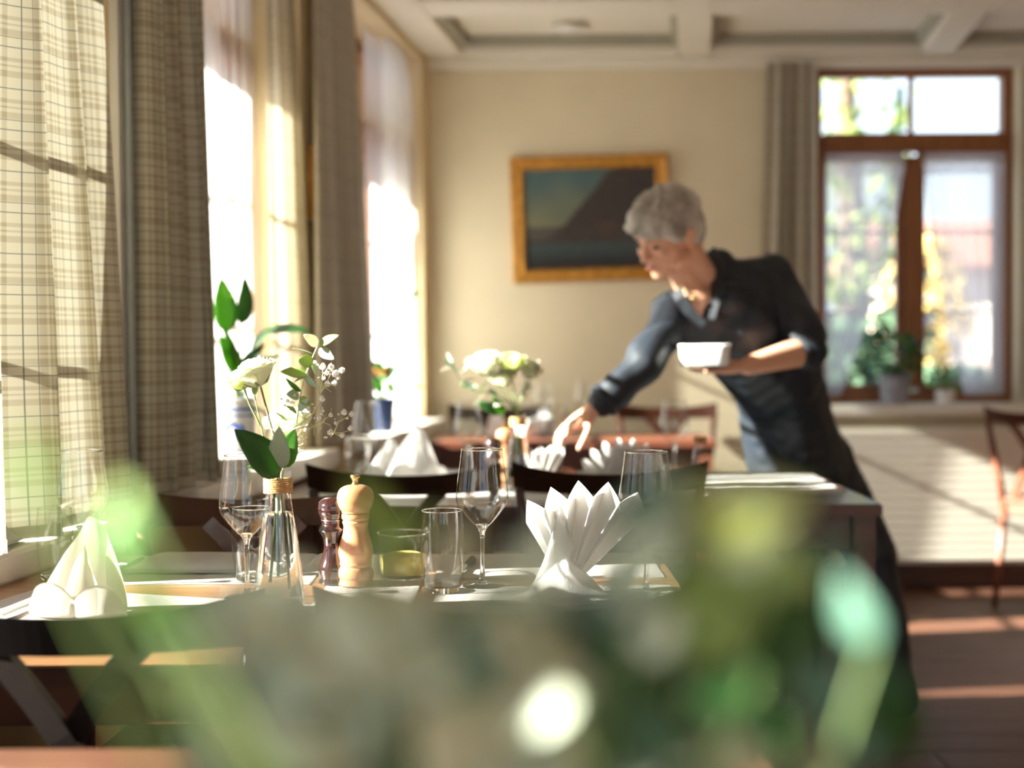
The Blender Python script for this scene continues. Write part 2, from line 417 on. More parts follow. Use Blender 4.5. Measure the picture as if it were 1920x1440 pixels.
box(nw, (.9, YB - .1, .4), (5.6, .2, .8)); box(nw, (.9, YB - .1, 2.5), (5.6, .2, .2))
struct(link('wall_front', nw, M['wall']))

# ceiling with recessed panels
ce = struct(link('ceiling', boxm((.9, (YF + YB) / 2, 2.56), (6.2, YF - YB + .6, .10)), M['ceil']))
cx = [-1.14, 0.0, 1.09, 2.18, 3.27]
def CXY(c, D): return (c + .1294 * D, D)
rows = [6.55 - .13 / 2]
def beam(poly): link('beam', prism(poly, CEIL, 2.51, bevel=.006), M['ceil'], ce)
for i, c in enumerate(cx):
    hw = .09 if i == 0 else .072
    a, b = (c - hw - (.12 if i == 0 else 0), c + hw)
    beam([CXY(a, YB), CXY(b, YB), CXY(b, YF), CXY(a, YF)])
Dr = []
d = 6.42
ccc = [(YF, 6.42)]
while d > YB + 1: ccc.append((d - .73, d - 1.0)); d -= 1.0
for hi, lo in ccc:
    for c1, c2 in zip(cx, cx[1:]):
        a = c1 + (.09 if c1 < -1 else .072); b = c2 - .072
        beam([CXY(a, lo), CXY(b, lo), CXY(b, hi), CXY(a, hi)])
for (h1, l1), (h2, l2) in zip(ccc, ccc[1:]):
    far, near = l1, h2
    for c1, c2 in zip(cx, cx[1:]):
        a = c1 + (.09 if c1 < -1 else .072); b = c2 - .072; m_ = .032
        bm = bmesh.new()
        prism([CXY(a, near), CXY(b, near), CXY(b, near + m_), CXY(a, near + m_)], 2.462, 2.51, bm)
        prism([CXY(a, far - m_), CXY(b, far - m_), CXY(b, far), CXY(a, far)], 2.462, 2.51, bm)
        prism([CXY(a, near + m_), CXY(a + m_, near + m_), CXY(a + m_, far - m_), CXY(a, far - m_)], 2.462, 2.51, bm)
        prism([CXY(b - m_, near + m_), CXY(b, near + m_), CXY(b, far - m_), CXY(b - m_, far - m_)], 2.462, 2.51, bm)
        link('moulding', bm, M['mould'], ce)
struct(link('trim_1', boxm((1.5, YF - .022, 2.405), (4.0, .044, .05), .008), M['ceil']))
lamp_p = P(1065, 66, 6.2)
t = thing('ceiling_light', 'small round white recessed light in the ceiling panel above the painting', 'light', (lamp_p.x, 6.2, 2.51))
link('light_rim', lathe([(.055, 0), (.075, -.004), (.085, -.016), (.088, -.022), (.075, -.026), (.06, -.020)], 28), M['white'], t, True)
link('diffuser', lathe([(0, -.034), (.03, -.031), (.05, -.024), (.062, -.014)], 28), M['porc'], t, True)

# baseboards, radiators, sills
struct(link('baseboard_back', boxm((1.5, YF - .012, .055), (4.1, .024, .11), .004), M['tdark']))
sb = prism([(XW(-3.5), -3.5), (XW(6.5), 6.5), (XW(6.5, .022), 6.5), (XW(-3.5, .022), -3.5)], 0, .10)
struct(link('baseboard_left', sb, M['tdark']))

def frame_bars(bm, pts_fn, bars, depth): pass
def window_unit(name, A, B, z0, z1, ztr, mull=True, sub=True, back=(0, 1)):
    """wooden casement between ground points A and B (inner face), openings between frame members glazed; n = outward normal"""
    A = Vector((*A, 0)); B = Vector((*B, 0)); d = (B - A); L = d.length; d.normalize(); ang = math.atan2(d.y, d.x)
    root = bpy.data.objects.new(name, None); COL.objects.link(root); root['kind'] = 'structure'
    root.location = (A.x, A.y, 0); root.rotation_euler = (0, 0, ang)
    fr = bmesh.new(); th = .07
    for x in (.022, L - .022): box(fr, (x, 0, (z0 + z1) / 2), (.044, th, z1 - z0), .004)
    for z in (z0 + .025, z1 - .025): box(fr, (L / 2, 0, z), (L - .088, th, .05), .004)
    box(fr, (L / 2, -.01, ztr), (L - .088, th + .03, .085), .008)
    link('window_frame', fr, M['oak'], root)
    link('mullion', boxm((L / 2, -.012, (z0 + ztr) / 2), (.070, th + .02, ztr - z0 - .13), .006), M['oak'], root)
    link('mullion', boxm((L / 2, 0, (z1 + ztr) / 2), (.022, th * .6, z1 - ztr - .09), .003), M['oak'], root)
    for sx in (0, 1):
        xa = .044 + sx * (L / 2 - .01); xb = xa + L / 2 - .079
        sh = bmesh.new(); za, zb = z0 + .05, ztr - .043
        for x in (xa + .016, xb - .016): box(sh, (x, .01, (za + zb) / 2), (.032, .04, zb - za), .003)
        for z in (za + .016, zb - .016): box(sh, ((xa + xb) / 2, .01, z), (xb - xa - .064, .04, .032), .003)
        s = link('sash', sh, M['oak'], root)
        for k in (1, 2): link('glazing_bar', boxm(((xa + xb) / 2, .01, za + (zb - za) * k / 3), (xb - xa - .066, .022, .014), .002), M['white'], s)
        link('pane', boxm(((xa + xb) / 2, .015, (za + zb) / 2), (xb - xa - .05, .004, zb - za - .05)), M['pane'], root)
        link('pane', boxm(((xa + xb) / 2, .012, (ztr + .043 + z1 - .05) / 2), (xb - xa + .02, .004, z1 - ztr - .10)), M['pane'], root)
    return root
window_unit('window_1', (WX0, YF + .13), (WX1, YF + .13), WZ0, WZ1, 2.055)
for k, (a, b) in enumerate(openings): window_unit('window_%d' % (k + 2), (XW(a, -.22), a), (XW(b, -.22), b), .80, 2.40, 2.02)  # the two rear ones are unseen, added to light the room

def sill(name, a, b, off, z=.80, th=.05):
    pr = prism([(XW(a, -.20), a), (XW(a, off), a), (XW(b, off), b), (XW(b, -.20), b)], z - th, z, bevel=.006)
    return struct(link(name, pr, M['white']))
sill('trim_2', 1.17, 2.78, .10); sill('trim_3', 3.18, 4.40, .12, .815, .055); sill('trim_4', 5.02, 6.36, .10)
struct(link('trim_5', boxm(((WX0 + WX1) / 2, YF + .01, .818), (WX1 - WX0 + .20, .26, .05), .008), M['white']))

# radiator under the back window: ribbed front
t = thing('radiator', 'cream ribbed radiator cover below the back window sill', 'radiator', (2.10, YF - .09, 0))
link('casing', boxm((0, .02, .43), (1.26, .11, .62), .006), M['rad'], t)
for k in range(15):
    link('rib', boxm((0, -.042, .155 + k * .0395), (1.25, .016, .033), .004), M['rad'], t)
for x in (-.55, .55): link('foot', boxm((x, .02, .06), (.03, .06, .12), .003), M['rad'], t)

# grey-blue vertical pipe and a pale strip that paints the highlights beside it
pd = DW(247, .03)
trimp = link('trim_6', lathe([(.0085, .0), (.0085, 2.43)], 16), M['pipe'], smooth=True, loc=(XW(pd, .03), pd, 0)); struct(trimp)
struct(link('trim_7', prism([(XW(pd - .02), pd - .02), (XW(pd - .02, .018), pd - .02), (XW(pd + .035, .018), pd + .035), (XW(pd + .035), pd + .035)], 0, 2.43), M['pipe_hl']))

# ---------------------------------------------------------------- curtains
def curtain(name, A, B, A2, B2, z0, z1, folds, amp, m, label, cat='curtain', full=1.7, seed=0, group=None, pinch=1.0, hem=True, nu=None):
    A, B, A2, B2 = (Vector((*p, 0)) for p in (A, B, A2, B2))
    rnd = random.Random(seed); ph = [rnd.uniform(0, 6.28) for _ in range(5)]
    n = (B - A).normalized(); n = Vector((n.y, -n.x, 0)); W = (B - A).length; Hh = z1 - z0
    def f(u, v):
        z = z0 + Hh * v; k = (1 - v) ** pinch
        p = A.lerp(B, u).lerp(A2.lerp(B2, u), k)
        uu = u + .012 * math.sin(2 * math.pi * v * .8 + ph[3]) * math.sin(math.pi * u)
        a = amp * (.55 + .6 * (1 - v))
        dsp = a * math.sin(2 * math.pi * folds * uu + ph[0]) + .45 * a * math.sin(2 * math.pi * folds * 1.7 * uu + ph[1]) + .25 * a * math.sin(2 * math.pi * folds * .5 * uu + ph[2] + 1.2 * v)
        tg = (B - A).normalized()
        return Vector((p.x, p.y, z)) + n * dsp + tg * (.5 * a * math.sin(4 * math.pi * folds * uu + 2 * ph[0]))
    root = bpy.data.objects.new(name, None); COL.objects.link(root); root.location = (A.x, A.y, z0)
    off = Vector((A.x, A.y, z0))
    bm = grid(nu or int(folds * 18), 26, lambda u, v: f(u, v) - off, uvf=lambda u, v: (u * W * full + seed * .11, v * Hh))
    link('cloth', bm, m, root, True)
    if hem:
        bm = bmesh.new()
        N = int(folds * 12)
        for i in range(N):
            p = [f(i / N, 0), f((i + 1) / N, 0), f((i + 1) / N, .014), f(i / N, .014)]
            vs = [bm.verts.new(q - off + n * .0015) for q in p]; bm.faces.new(vs)
        bmesh.ops.remove_doubles(bm, verts=bm.verts[:], dist=1e-5)
        link('hem', bm, m, root, True)
    hk = bmesh.new()
    for i in range(int(folds * 2) + 1):
        p = f(i / (folds * 2), 1) - off; box(hk, (p.x, p.y, p.z + .010), (.006, .006, .02))
    link('curtain_hooks', hk, M['track'], root)['kind'] = 'stuff'
    tag(root, label, cat, group); return root
def wc(px, off): d = DW(px, off); return (XW(d, off), d)
ZT = 2.405
curtain('curtain', wc(-30, .07), wc(155, .05), wc(-36, .075), wc(226, .06), .805, ZT, 3, .030, M['plaid1'],
        'beige and green checked curtain nearest the camera, beside the front window sill', seed=3, full=2.0, pinch=.8)
curtain('curtain', wc(276, .05), wc(378, .04), wc(280, .06), wc(402, .05), .82, ZT, 4, .028, M['plaid1'],
        'checked beige curtain between the grey pipe and the bright window with the blue jug', seed=5, full=1.9)
curtain('curtain', wc(512, -.02), wc(548, -.01), wc(520, -.03), wc(578, .0), .82, ZT, 3.5, .025, M['plaid2'],
        'pale sunlit checked curtain at the far side of the window with the blue jug', seed=8, full=2.0, pinch=.7)
curtain('curtain', wc(596, .05), wc(655, .04), wc(600, .06), wc(692, .05), .82, ZT, 4, .026, M['plaid3'],
        'grey-beige checked curtain between the small side picture and the corner window', seed=11, full=1.9, pinch=.8)
curtain('net_curtain', wc(372, -.05), wc(400, -.06), wc(378, -.05), wc(424, -.07), .82, ZT, 3, .018, M['sheer'],
        'white see-through net curtain beside the plant in the blue jug', seed=4, hem=False)
curtain('net_curtain', wc(728, -.06), wc(760, -.05), wc(736, -.06), wc(812, -.03), .82, ZT, 4, .022, M['net'],
        'white net curtain hanging by the room corner behind the small window plant', seed=6, hem=False, pinch=.6)
curtain('net_curtain', wc(686, -.10), wc(738, -.10), wc(690, -.10), wc(745, -.10), .82, ZT, 4, .012, M['sheer'],
        'white net curtain just past the grey-beige checked curtain by the corner window', seed=9, hem=False, pinch=.6)
curtain('net_curtain', wc(405, -.14), wc(508, -.14), wc(420, -.14), wc(520, -.14), .82, ZT, 6, .014, M['sheer'],
        'glowing white net curtain across the window behind the blue jug plant', seed=19, hem=False, pinch=.6)
curtain('curtain', (1.165, YF - .06), (1.385, YF - .06), (1.10, YF - .07), (1.385, YF - .07), .10, 2.40, 4, .026, M['plaid3'],
        'long grey-beige curtain behind the person, at the near edge of the back window', seed=13, full=1.9)
curtain('curtain', (2.345, YF - .06), (2.62, YF - .06), (2.335, YF - .07), (2.64, YF - .07), .86, 2.40, 4, .026, M['plaid3'],
        'long pale curtain at the far right edge of the back window, above the brown chair', seed=15, full=1.9)
# tied-back lace in the back window
def lace(side, label, seed):
    xa, xb = ((WX0 + .05, (WX0 + WX1) / 2 - .05) if side < 0 else ((WX0 + WX1) / 2 + .04, WX1 - .05))
    root = bpy.data.objects.new('lace_curtain', None); COL.objects.link(root); root.location = (xa, YF + .06, 0)
    def f(u, v):
        z = 1.96 - v * 1.08
        sweep = (v ** 1.5) * .80
        if side < 0: x = xa + (xb - xa) * u * (1 - sweep)
        else: x = xb - (xb - xa) * (1 - u) * (1 - sweep * .62)
        return Vector((x - xa, .012 * math.sin(2 * math.pi * 6 * u + seed + 1.5 * v) + .006 * math.sin(31 * u + seed), z))
    link('lace_cloth', grid(60, 24, f), M['lace'], root, True)
    link('lace_heading', grid(40, 3, lambda u, v: Vector(((xb - xa) * u, -.008 + .006 * math.sin(2 * math.pi * 9 * u), 1.90 + .10 * v))), M['lace'], root, True)
    link('rod', tube([(-.01, 0, 1.965), (xb - xa + .01, 0, 1.965)], .005, 8), M['brass'], root, True)
    tag(root, label, 'curtain')
lace(-1, 'white lace half curtain swept aside in the back window, on the side by the person', 1)
lace(1, 'white lace half curtain in the back window, on the side by the brown chair', 4)

# ---------------------------------------------------------------- painting and side picture
def painting(loc, rz, w, h, fw, label, landscape=True, tilt=0.0):
    t = thing('painting', label, 'painting', loc, rz); t.rotation_euler = (0, tilt, rz)
    fr = bmesh.new()
    prof = [(0, 0), (0, .018), (.25, .034), (.5, .026), (.8, .030), (1, .010), (1, 0)]
    for x0, z0_, x1, z1_ in ((-w / 2, -h / 2, w / 2, -h / 2), (w / 2, -h / 2, w / 2, h / 2), (w / 2, h / 2, -w / 2, h / 2), (-w / 2, h / 2, -w / 2, -h / 2)):
        ra, rb = [], []
        for q, dep in prof:
            k = 1 - 2 * fw * q / w; kz = 1 - 2 * fw * q / h
            ra.append(fr.verts.new((x0 * k, -dep, z0_ * kz))); rb.append(fr.verts.new((x1 * k, -dep, z1_ * kz)))
        for i in range(len(prof) - 1): fr.faces.new((ra[i], rb[i], rb[i + 1], ra[i + 1]))
    bmesh.ops.recalc_face_normals(fr, faces=fr.faces[:])
    link('frame', fr, M['gold'], t)
    link('backing', boxm((0, -.002, 0), (w * .97, .004, h * .97)), M['tdark'], t)
    me_bm = bmesh.new(); nx, nz = 64, 48; cw, chh = w - 2 * fw, h - 2 * fw
    grid(nx, nz, lambda u, v: Vector(((u - .5) * cw, -.012, (v - .5) * chh)), me_bm)
    me = bpy.data.meshes.new('canvas'); me_bm.to_mesh(me); me_bm.free()
    ca = me.color_attributes.new('paint', 'FLOAT_COLOR', 'POINT')
    for i, v in enumerate(me.vertices):
        u = v.co.x / cw + .5; q = v.co.z / chh + .5
        n1 = mnoise.noise(Vector((u * 5, q * 5, 1))) * .5; n2 = mnoise.noise(Vector((u * 14, q * 22, 3))) * .5
        sky = Vector((.085, .16, .16)).lerp(Vector((.24, .23, .12)), max(0, min(1, (.92 - q) * 2.0 + n1 * .3))) * (1 + .25 * n1)
        ridge = .30 + .72 * max(0, (u - .18) / .50) ** 1.1 if u < .66 else 1.1
        ridge += .05 * n2 + .03 * n1
        if not landscape: ridge = .5 + .1 * n1
        c = sky
        if q < ridge and q > .27: c = Vector((.038, .027, .019)) * (1.2 + 1.0 * n2 + .5 * n1) + Vector((.05, .012, .005)) * max(0, 1 - abs(u - .62) * 7) * max(0, 1 - abs(q - .42) * 9)
        elif q <= .27: c = Vector((.022, .032, .032)).lerp(Vector((.05, .075, .07)), max(0, 1 - abs(q - .22) * 9)) * (1 + .6 * n2)
        elif q < .42: c = Vector((.085, .080, .060)) * (1 + .4 * n2)
        if q < .10: c = Vector((.018, .014, .012)) * (1 + .5 * n2)
        ca.data[i].color = (*[max(0, x * .72) for x in c], 1)
    m = bpy.data.materials.new('oil_paint'); m.use_nodes = True; b = m.node_tree.nodes['Principled BSDF']
    at = m.node_tree.nodes.new('ShaderNodeVertexColor'); at.layer_name = 'paint'
    m.node_tree.links.new(at.outputs[0], b.inputs['Base Color']); b.inputs['Roughness'].default_value = .45
    link('canvas', me, m, t, True)
    return t
pc = P(1105, 410, YF)
painting((pc.x + .005, YF - .003, pc.z), 0, .725, .575, .062, 'gold framed landscape painting of a dark mountain above a lake on the back wall', tilt=R(-1.4))
pd2 = DW(588, .0)
painting((XW(pd2, .004), pd2 + .03, 1.645), math.atan2(1, .131), .17, .235, .028, 'small narrow framed picture on the side wall between two checked curtains', False)

# ---------------------------------------------------------------- outside
struct(link('ground', boxm((0, 15, -.45), (120, 120, .1)), M['asphalt']))
def tree(name, loc, h, r, m, label, seed, group=None, conif=False):
    rnd = random.Random(seed)
    t = thing(name, label, 'tree', loc, group=group)
    link('trunk', tube([(0, 0, 0), (.1, .05, h * .3), (0, .1, h * .6), (.05, 0, h * .85)], [.2 * h / 6, .16 * h / 6, .1 * h / 6, .04], 8), M['bark'], t, True)
    bm = bmesh.new()
    for k in range(900):
        if conif:
            z = rnd.uniform(.12, 1) * h; rr = r * (1 - z / h) * rnd.uniform(.5, 1.05)
        else:
            z = h * .62 + rnd.uniform(-1, 1) * h * .36; rr = r * math.sqrt(max(0, 1 - ((z - h * .62) / (h * .38)) ** 2)) * rnd.uniform(.35, 1.0)
        a = rnd.uniform(0, 6.283); c = Vector((rr * math.cos(a), rr * math.sin(a), z)); s = rnd.uniform(.10, .24) * r * .55
        q = Vector((rnd.gauss(0, 1), rnd.gauss(0, 1), rnd.gauss(0, 1))).normalized(); p = q.orthogonal().normalized(); e = q.cross(p)
        vs = [bm.verts.new(c + s * (math.cos(i * 1.047) * p + .6 * math.sin(i * 1.047) * e)) for i in range(6)]; bm.faces.new(vs)
    f = link('foliage', bm, m, t); f['kind'] = 'stuff'
    return t
M['fo1'] = mat('autumn_green_foliage', (.26, .33, .09), .8, noise=.4, nscale=1.5, translucent=.3)
M['fo2'] = mat('dark_fir_foliage', (.025, .060, .045), .8, noise=.4, nscale=1.5)
M['fo3'] = mat('hedge_foliage', (.05, .10, .05), .8, noise=.4, nscale=1.5, translucent=.2)
M['fo4'] = mat('autumn_yellow_foliage', (.50, .36, .12), .8, noise=.3, nscale=1.5, translucent=.3)
tree('tree', (4.25, 18, -.4), 7.6, .85, M['fo1'], 'yellow-green tree seen through the back window behind the lace', 1)
tree('fir_tree', (5.85, 21.5, -.4), 5.3, .8, M['fo2'], 'dark fir tree rising outside the middle of the back window', 2, conif=True)
tree('tree', (7.2, 25, -.4), 3.4, .9, M['fo4'], 'low yellow autumn tree outside, near the pink house', 5)
for k, (x, yy, hh) in enumerate(((3.45, 14, 1.75), (4.75, 14.6, 1.2))):
    t = thing('hedge', ('dark clipped hedge outside the back window, nearest the person', 'dark clipped hedge outside, behind the round window plant')[k], 'hedge', (x, yy, -.4))
    bm = bmesh.new(); rnd = random.Random(k)
    for i in range(500):
        c = Vector((rnd.uniform(-.48, .48), rnd.uniform(-.25, .25), rnd.uniform(.05, 1) * hh)); q = Vector((rnd.gauss(0, 1), rnd.gauss(0, 1), rnd.gauss(0, 1))).normalized(); p = q.orthogonal().normalized(); e = q.cross(p)
        bm.faces.new([bm.verts.new(c + .13 * (math.cos(i_ * 1.047) * p + .6 * math.sin(i_ * 1.047) * e)) for i_ in range(6)])
    f = link('foliage', bm, M['fo3'], t); f['kind'] = 'stuff'
    link('branches', tube([(-.3, 0, 0), (-.25, 0, hh * .7)], .04, 6), M['bark'], t)
t = thing('house', 'pale pink house with a tiled roof across the street', 'house', (10.4, 32, -.4))
link('facade', boxm((0, 0, 1.5), (5, 4, 3.0)), M['house'], t)
rf = bmesh.new(); prism([(-2.8, -2.3), (2.8, -2.3), (2.8, 2.3), (-2.8, 2.3)], 3.0, 3.1, rf)
v = [rf.verts.new(p) for p in ((-2.8, -2.3, 3.1), (2.8, -2.3, 3.1), (2.8, 0, 4.2), (-2.8, 0, 4.2), (2.8, 2.3, 3.1), (-2.8, 2.3, 3.1))]
rf.faces.new((v[0], v[1], v[2], v[3])); rf.faces.new((v[3], v[2], v[4], v[5])); rf.faces.new((v[1], v[4], v[2])); rf.faces.new((v[0], v[3], v[5]))
link('roof', rf, M['houseroof'], t)
for x in (-1.6, 0, 1.6):
    wn = link('window', boxm((x, -2.02, 1.7), (.8, .06, 1.1), .01), M['white'], t); link('pane', boxm((x, -2.06, 1.7), (.66, .02, .96)), M['navyglaze'], wn)

# ---------------------------------------------------------------- chairs
def chair(loc, rz, label, wood, seat_m=None, group='cross-back dining chairs'):
    t = thing('dining_chair', label, 'chair', loc, rz, group)
    s = boxm((0, 0, .455), (.41, .40, .028), .012)
    for v in s.verts:
        k = 1 - .12 * max(0, -v.co.y / .2); v.co.x *= k
        if v.co.z > .455: v.co.z -= .008 * (1 - min(1, (v.co.x ** 2 + v.co.y ** 2) / .03))
    link('seat', s, seat_m or wood, t)
    for sx in (-1, 1):
        link('leg', tube([(sx * .175, .165, .442), (sx * .182, .175, .2), (sx * .186, .182, 0)], [.019, .016, .012], 10), wood, t, True)
        link('leg', tube([(sx * .165, -.175, .45), (sx * .172, -.20, .2), (sx * .180, -.225, 0)], [.019, .016, .012], 10), wood, t, True)
        link('back_post', tube([(sx * .165, -.172, .40), (sx * .183, -.190, .55), (sx * .203, -.212, .70), (sx * .214, -.228, .80)], [.018, .016, .015, .012], 10), wood, t, True)
        link('side_apron', boxm((sx * .168, 0, .42), (.018, .32, .045), .003), wood, t)
        pts = []
        for i in range(13):
            q = i / 12; z = .795 - q * .325; x = sx * (.090 * (1 - (q / .36) ** .8) if q < .36 else -.17 * (q - .36))
            pts.append((x, -.262 + .055 * q + abs(x) * .12 + (.006 if sx > 0 else -.006), z))
        link('cross_brace', bar(pts, .030, .014, (0, 1, .2)), wood, t)
    link('front_apron', boxm((0, .168, .42), (.32, .018, .045), .003), wood, t)
    link('back_apron', boxm((0, -.172, .425), (.31, .018, .04), .003), wood, t)
    def f(u, v):
        x = (u - .5) * .452; a = (2 * u - 1) ** 2
        top = .834 + .026 * a ** 1.2; bot = .786 + .004 * a
        z = bot + (top - bot) * v
        return Vector((x * (1 + .02 * v), -.275 + .055 * a - .02 * v, z))
    bm = grid(28, 4, f); thick(bm, .018)
    link('top_rail', bm, wood, t, False)
    return t
chair((-.515, 1.885, 0), R(-1), 'black cross-back chair closest to the camera, its back hiding the edge of the front table', M['black'])
chair((-.012, 1.90, 0), R(2), 'dark cross-back chair hidden behind the blurred foreground plant', M['dark'])
chair((-.50, 2.50, 0), R(180), 'reddish-brown cross-back chair on the far side of the front table, behind the carafe', M['brown'])
chair((-.255, 3.56, 0), R(0), 'dark cross-back chair at the second table, seen behind the two mills', M['dark'])
chair((.225, 3.56, 0), R(1), 'dark cross-back chair at the second table, next to the standing person', M['dark'])
chair((.70, 6.20, 0), R(180), 'dark red chair against the back wall, right under the painting side of the far table', M['redwood'])
chair((-.06, 6.20, 0), R(180), 'dark chair against the back wall near the room corner, behind the flowers', M['dark'])
c = chair((2.33, 6.0, 0), R(-53), 'sunlit brown chair by the radiator at the far right', M['redwood'])

# ---------------------------------------------------------------- tables
def table(loc, w, d, label, top_m, leg_m, h=.75, tt=.03, apron=.085, leg=.055, skew=None, rz=0):
    t = thing('dining_table', label, 'table', loc, rz)
    tp = bmesh.new()
    link('tabletop', boxm((0, 0, h - tt / 2), (w, d, tt), .004), top_m, t)
    for sx in (-1, 1):
        for sy in (-1, 1): link('leg', boxm((sx * (w / 2 - .04), sy * (d / 2 - .04), (h - tt) / 2), (leg, leg, h - tt), .004), leg_m, t)
        link('apron', boxm((sx * (w / 2 - .045), 0, h - tt - apron / 2), (.022, d - .14, apron), .002), leg_m, t)
    for sy in (-1, 1): link('apron', boxm((0, sy * (d / 2 - .045), h - tt - apron / 2), (w - .14, .022, apron), .002), leg_m, t)
    return t
table((-.285, 2.23, 0), 1.11, .78, 'laid wooden table in front with the carafe of flowers and the mills', M['table'], M['tdark'])
table((.135, 3.785, 0), 1.49, .83, 'brown wooden table the person leans over, its corner showing beside them', M['tdark'], M['tdark'])
table((.235, 5.77, 0), 1.13, .44, 'red-brown table by the back wall below the painting', M['redwood'], M['redwood'], apron=.11)
table((-.38, .86, 0), 1.24, 1.02, 'dark brown table right below the camera, holding the blurred plant', M['tdark'], M['tdark'])

# ---------------------------------------------------------------- table linen
ZC = .7506
def flat(name, poly, m, z, label, cat, t=.0016, group=None):
    cxp = sum(p[0] for p in poly) / len(poly); cyp = sum(p[1] for p in poly) / len(poly)
    bm = bmesh.new()
    a = [Vector((x - cxp, y - cyp, 0)) for x, y in poly]
    grid(12, 12, lambda u, v: (a[0].lerp(a[1], u).lerp(a[3].lerp(a[2], u), v)) + Vector((0, 0, .0012 + .0009 * mnoise.noise(Vector((u * 5, v * 5, cxp))))), bm)
    thick(bm, t)
    return tag(link(name, bm, m, loc=(cxp, cyp, z)), label, cat, group)
def pt(px, py, z=.75): q = PZ(px, py, z); return (q.x, q.y)
flat('placemat', [(-.81, 2.02), (-.335, 1.88), (-.295, 2.11), (-.76, 2.27)], M['paper'], ZC, 'white placemat under the arched napkin at the front table', 'placemat')
flat('placemat', [(-.73, 2.30), (-.33, 2.285), (-.33, 2.60), (-.73, 2.605)], M['paper'], ZC, 'white sunlit placemat under the folded napkin across the front table', 'placemat')
flat('placemat', [(-.12, 1.90), (.25, 1.90), (.25, 2.26), (-.12, 2.255)], M['paper'], ZC, 'white placemat under the fan napkin at the front table', 'placemat')
flat('placemat', [(-.13, 2.335), (.25, 2.335), (.25, 2.60), (-.13, 2.60)], M['paper'], ZC, 'white placemat on the far side of the front table, past the tumbler', 'placemat')
flat('placemat', [(.46, 3.66), (.85, 3.60), (.87, 4.10), (.50, 4.17)], M['linen'], ZC, 'white cloth placemat on the table corner beside the person', 'placemat', t=.004)
flat('placemat', [(-.10, 3.45), (.30, 3.45), (.30, 3.72), (-.10, 3.72)], M['paper'], ZC, 'pale placemat under the fan napkin near the reaching hand', 'placemat')
flat('placemat', [(-.52, 3.55), (-.12, 3.55), (-.12, 4.12), (-.52, 4.12)], M['paper'], ZC, 'pale placemat at the window end of the second table', 'placemat')
flat('table_runner', [(-.30, 2.05), (-.15, 2.05), (-.15, 2.33), (-.30, 2.33)], M['paper'], ZC, 'small white paper under the two wooden mills', 'runner')

def bishop(loc, rz, s, label, m):
    t = thing('napkin', label, 'napkin', loc, rz)
    def arch(u, v):
        q = (u - .5) * 2; a = q * R(118)
        hgt = .122 * (1 - abs(q) ** 1.55 * .84)
        r = .052 * (1 - .70 * (v ** 1.6) * (1 - abs(q) * .5)) + .006 * math.sin(3 * a)
        return Vector((r * math.sin(a) * 1.12, r * math.cos(a) * .85 * (-1 if False else 1) + .012 * v, v * hgt + .001)) * s
    bm = grid(36, 16, arch); thick(bm, -.0022 * s); link('arch', bm, m, t, True)
    def inner(u, v):
        q = (u - .5) * 2
        return Vector((q * .036 * (1 - .75 * v), .004 + .010 * math.cos(q * 2) - .004 * v, v * .088 * (1 - .25 * abs(q)) + .001)) * s
    bm = grid(14, 10, inner); thick(bm, -.002 * s); link('inner_fold', bm, m, t, True)
    def front(u, v):
        x = -.060 + .124 * u; top = .022 + .023 * abs(math.sin(2 * math.pi * u)) ** .75 * (1 if u < .5 else .9) - .016 * max(0, abs(2 * u - 1) - .8) / .2
        hump = abs(math.sin(2 * math.pi * u)) ** .6
        return Vector((x * (1 + .06 * v), -.030 - .007 * hump * (1 - .5 * v) + .010 * (2 * u - 1) ** 2 - .004 * v, .001 + v * top)) * s
    bm = grid(44, 8, front); thick(bm, -.0024 * s); link('front_fold', bm, m, t, True)
    return t
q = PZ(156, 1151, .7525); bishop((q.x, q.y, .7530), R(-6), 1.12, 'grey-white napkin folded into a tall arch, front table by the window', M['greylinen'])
q = PZ(782, 910, .7525); bishop((q.x, q.y, .753), R(8), 1.35, 'cream napkin folded into an arch on the second table, near the corner window', M['linen'])
q = PZ(725, 900, .7525); bishop((q.x, q.y + .02, .753), R(-15), .95, 'cream arched napkin beside the tumbler on the second table', M['linen'])

def fan(loc, rz, s, label, m, a0=120, a1=44, n=5, r0=.145, r1=.195, mirror=1):
    t = thing('napkin', label, 'napkin', loc, rz)
    def f(u, v):
        a = R(a0 + (a1 - a0) * u); ph = u * n
        tri = abs((ph % 1) * 2 - 1)
        r = (r0 + (r1 - r0) * u) * (1 - .13 * tri)
        rr = .018 + (r - .018) * v
        y = (.5 - tri) * .050 * (.25 + .75 * v)
        return Vector((mirror * rr * math.cos(a), y + .012 * v, rr * math.sin(a) + .002)) * s
    bm = grid(n * 8, 10, f); thick(bm, .0016 * s); link('pleats', bm, m, t)
    def g(u, v):
        x = (-.078 + .145 * u); top = .056 * (1 - abs(2 * u - 1)) ** .8 + .004
        return Vector((mirror * x * (1 - .2 * v), -.036 + .022 * v - .012 * math.sin(math.pi * u), .001 + v * top)) * s
    bm = grid(20, 8, g); thick(bm, -.0018 * s); link('base_fold', bm, m, t, True)
    def h(u, v):
        x = (-.078 + .060 * u); top = .135 * (1 - abs(u - .62) / .62) if u < .62 else .135 * (1 - (u - .62) * 1.2)
        return Vector((mirror * (x + .030 * v), -.028 + .020 * v, .001 + v * top)) * s
    bm = grid(20, 10, h); thick(bm, -.0018 * s); link('side_fold', bm, m, t, True)
    return t
q = PZ(1062, 1112, .7525); fan((q.x, q.y, .753), R(4), 1.0, 'white napkin folded into a tall fan on the front table', M['linen'])
q = PZ(1165, 925, .7525); fan((q.x, q.y, .753), R(0), 1.05, 'white fan-folded napkin standing under the reaching arm', M['linen'], a0=165, a1=20, n=9, r0=.12, r1=.14)
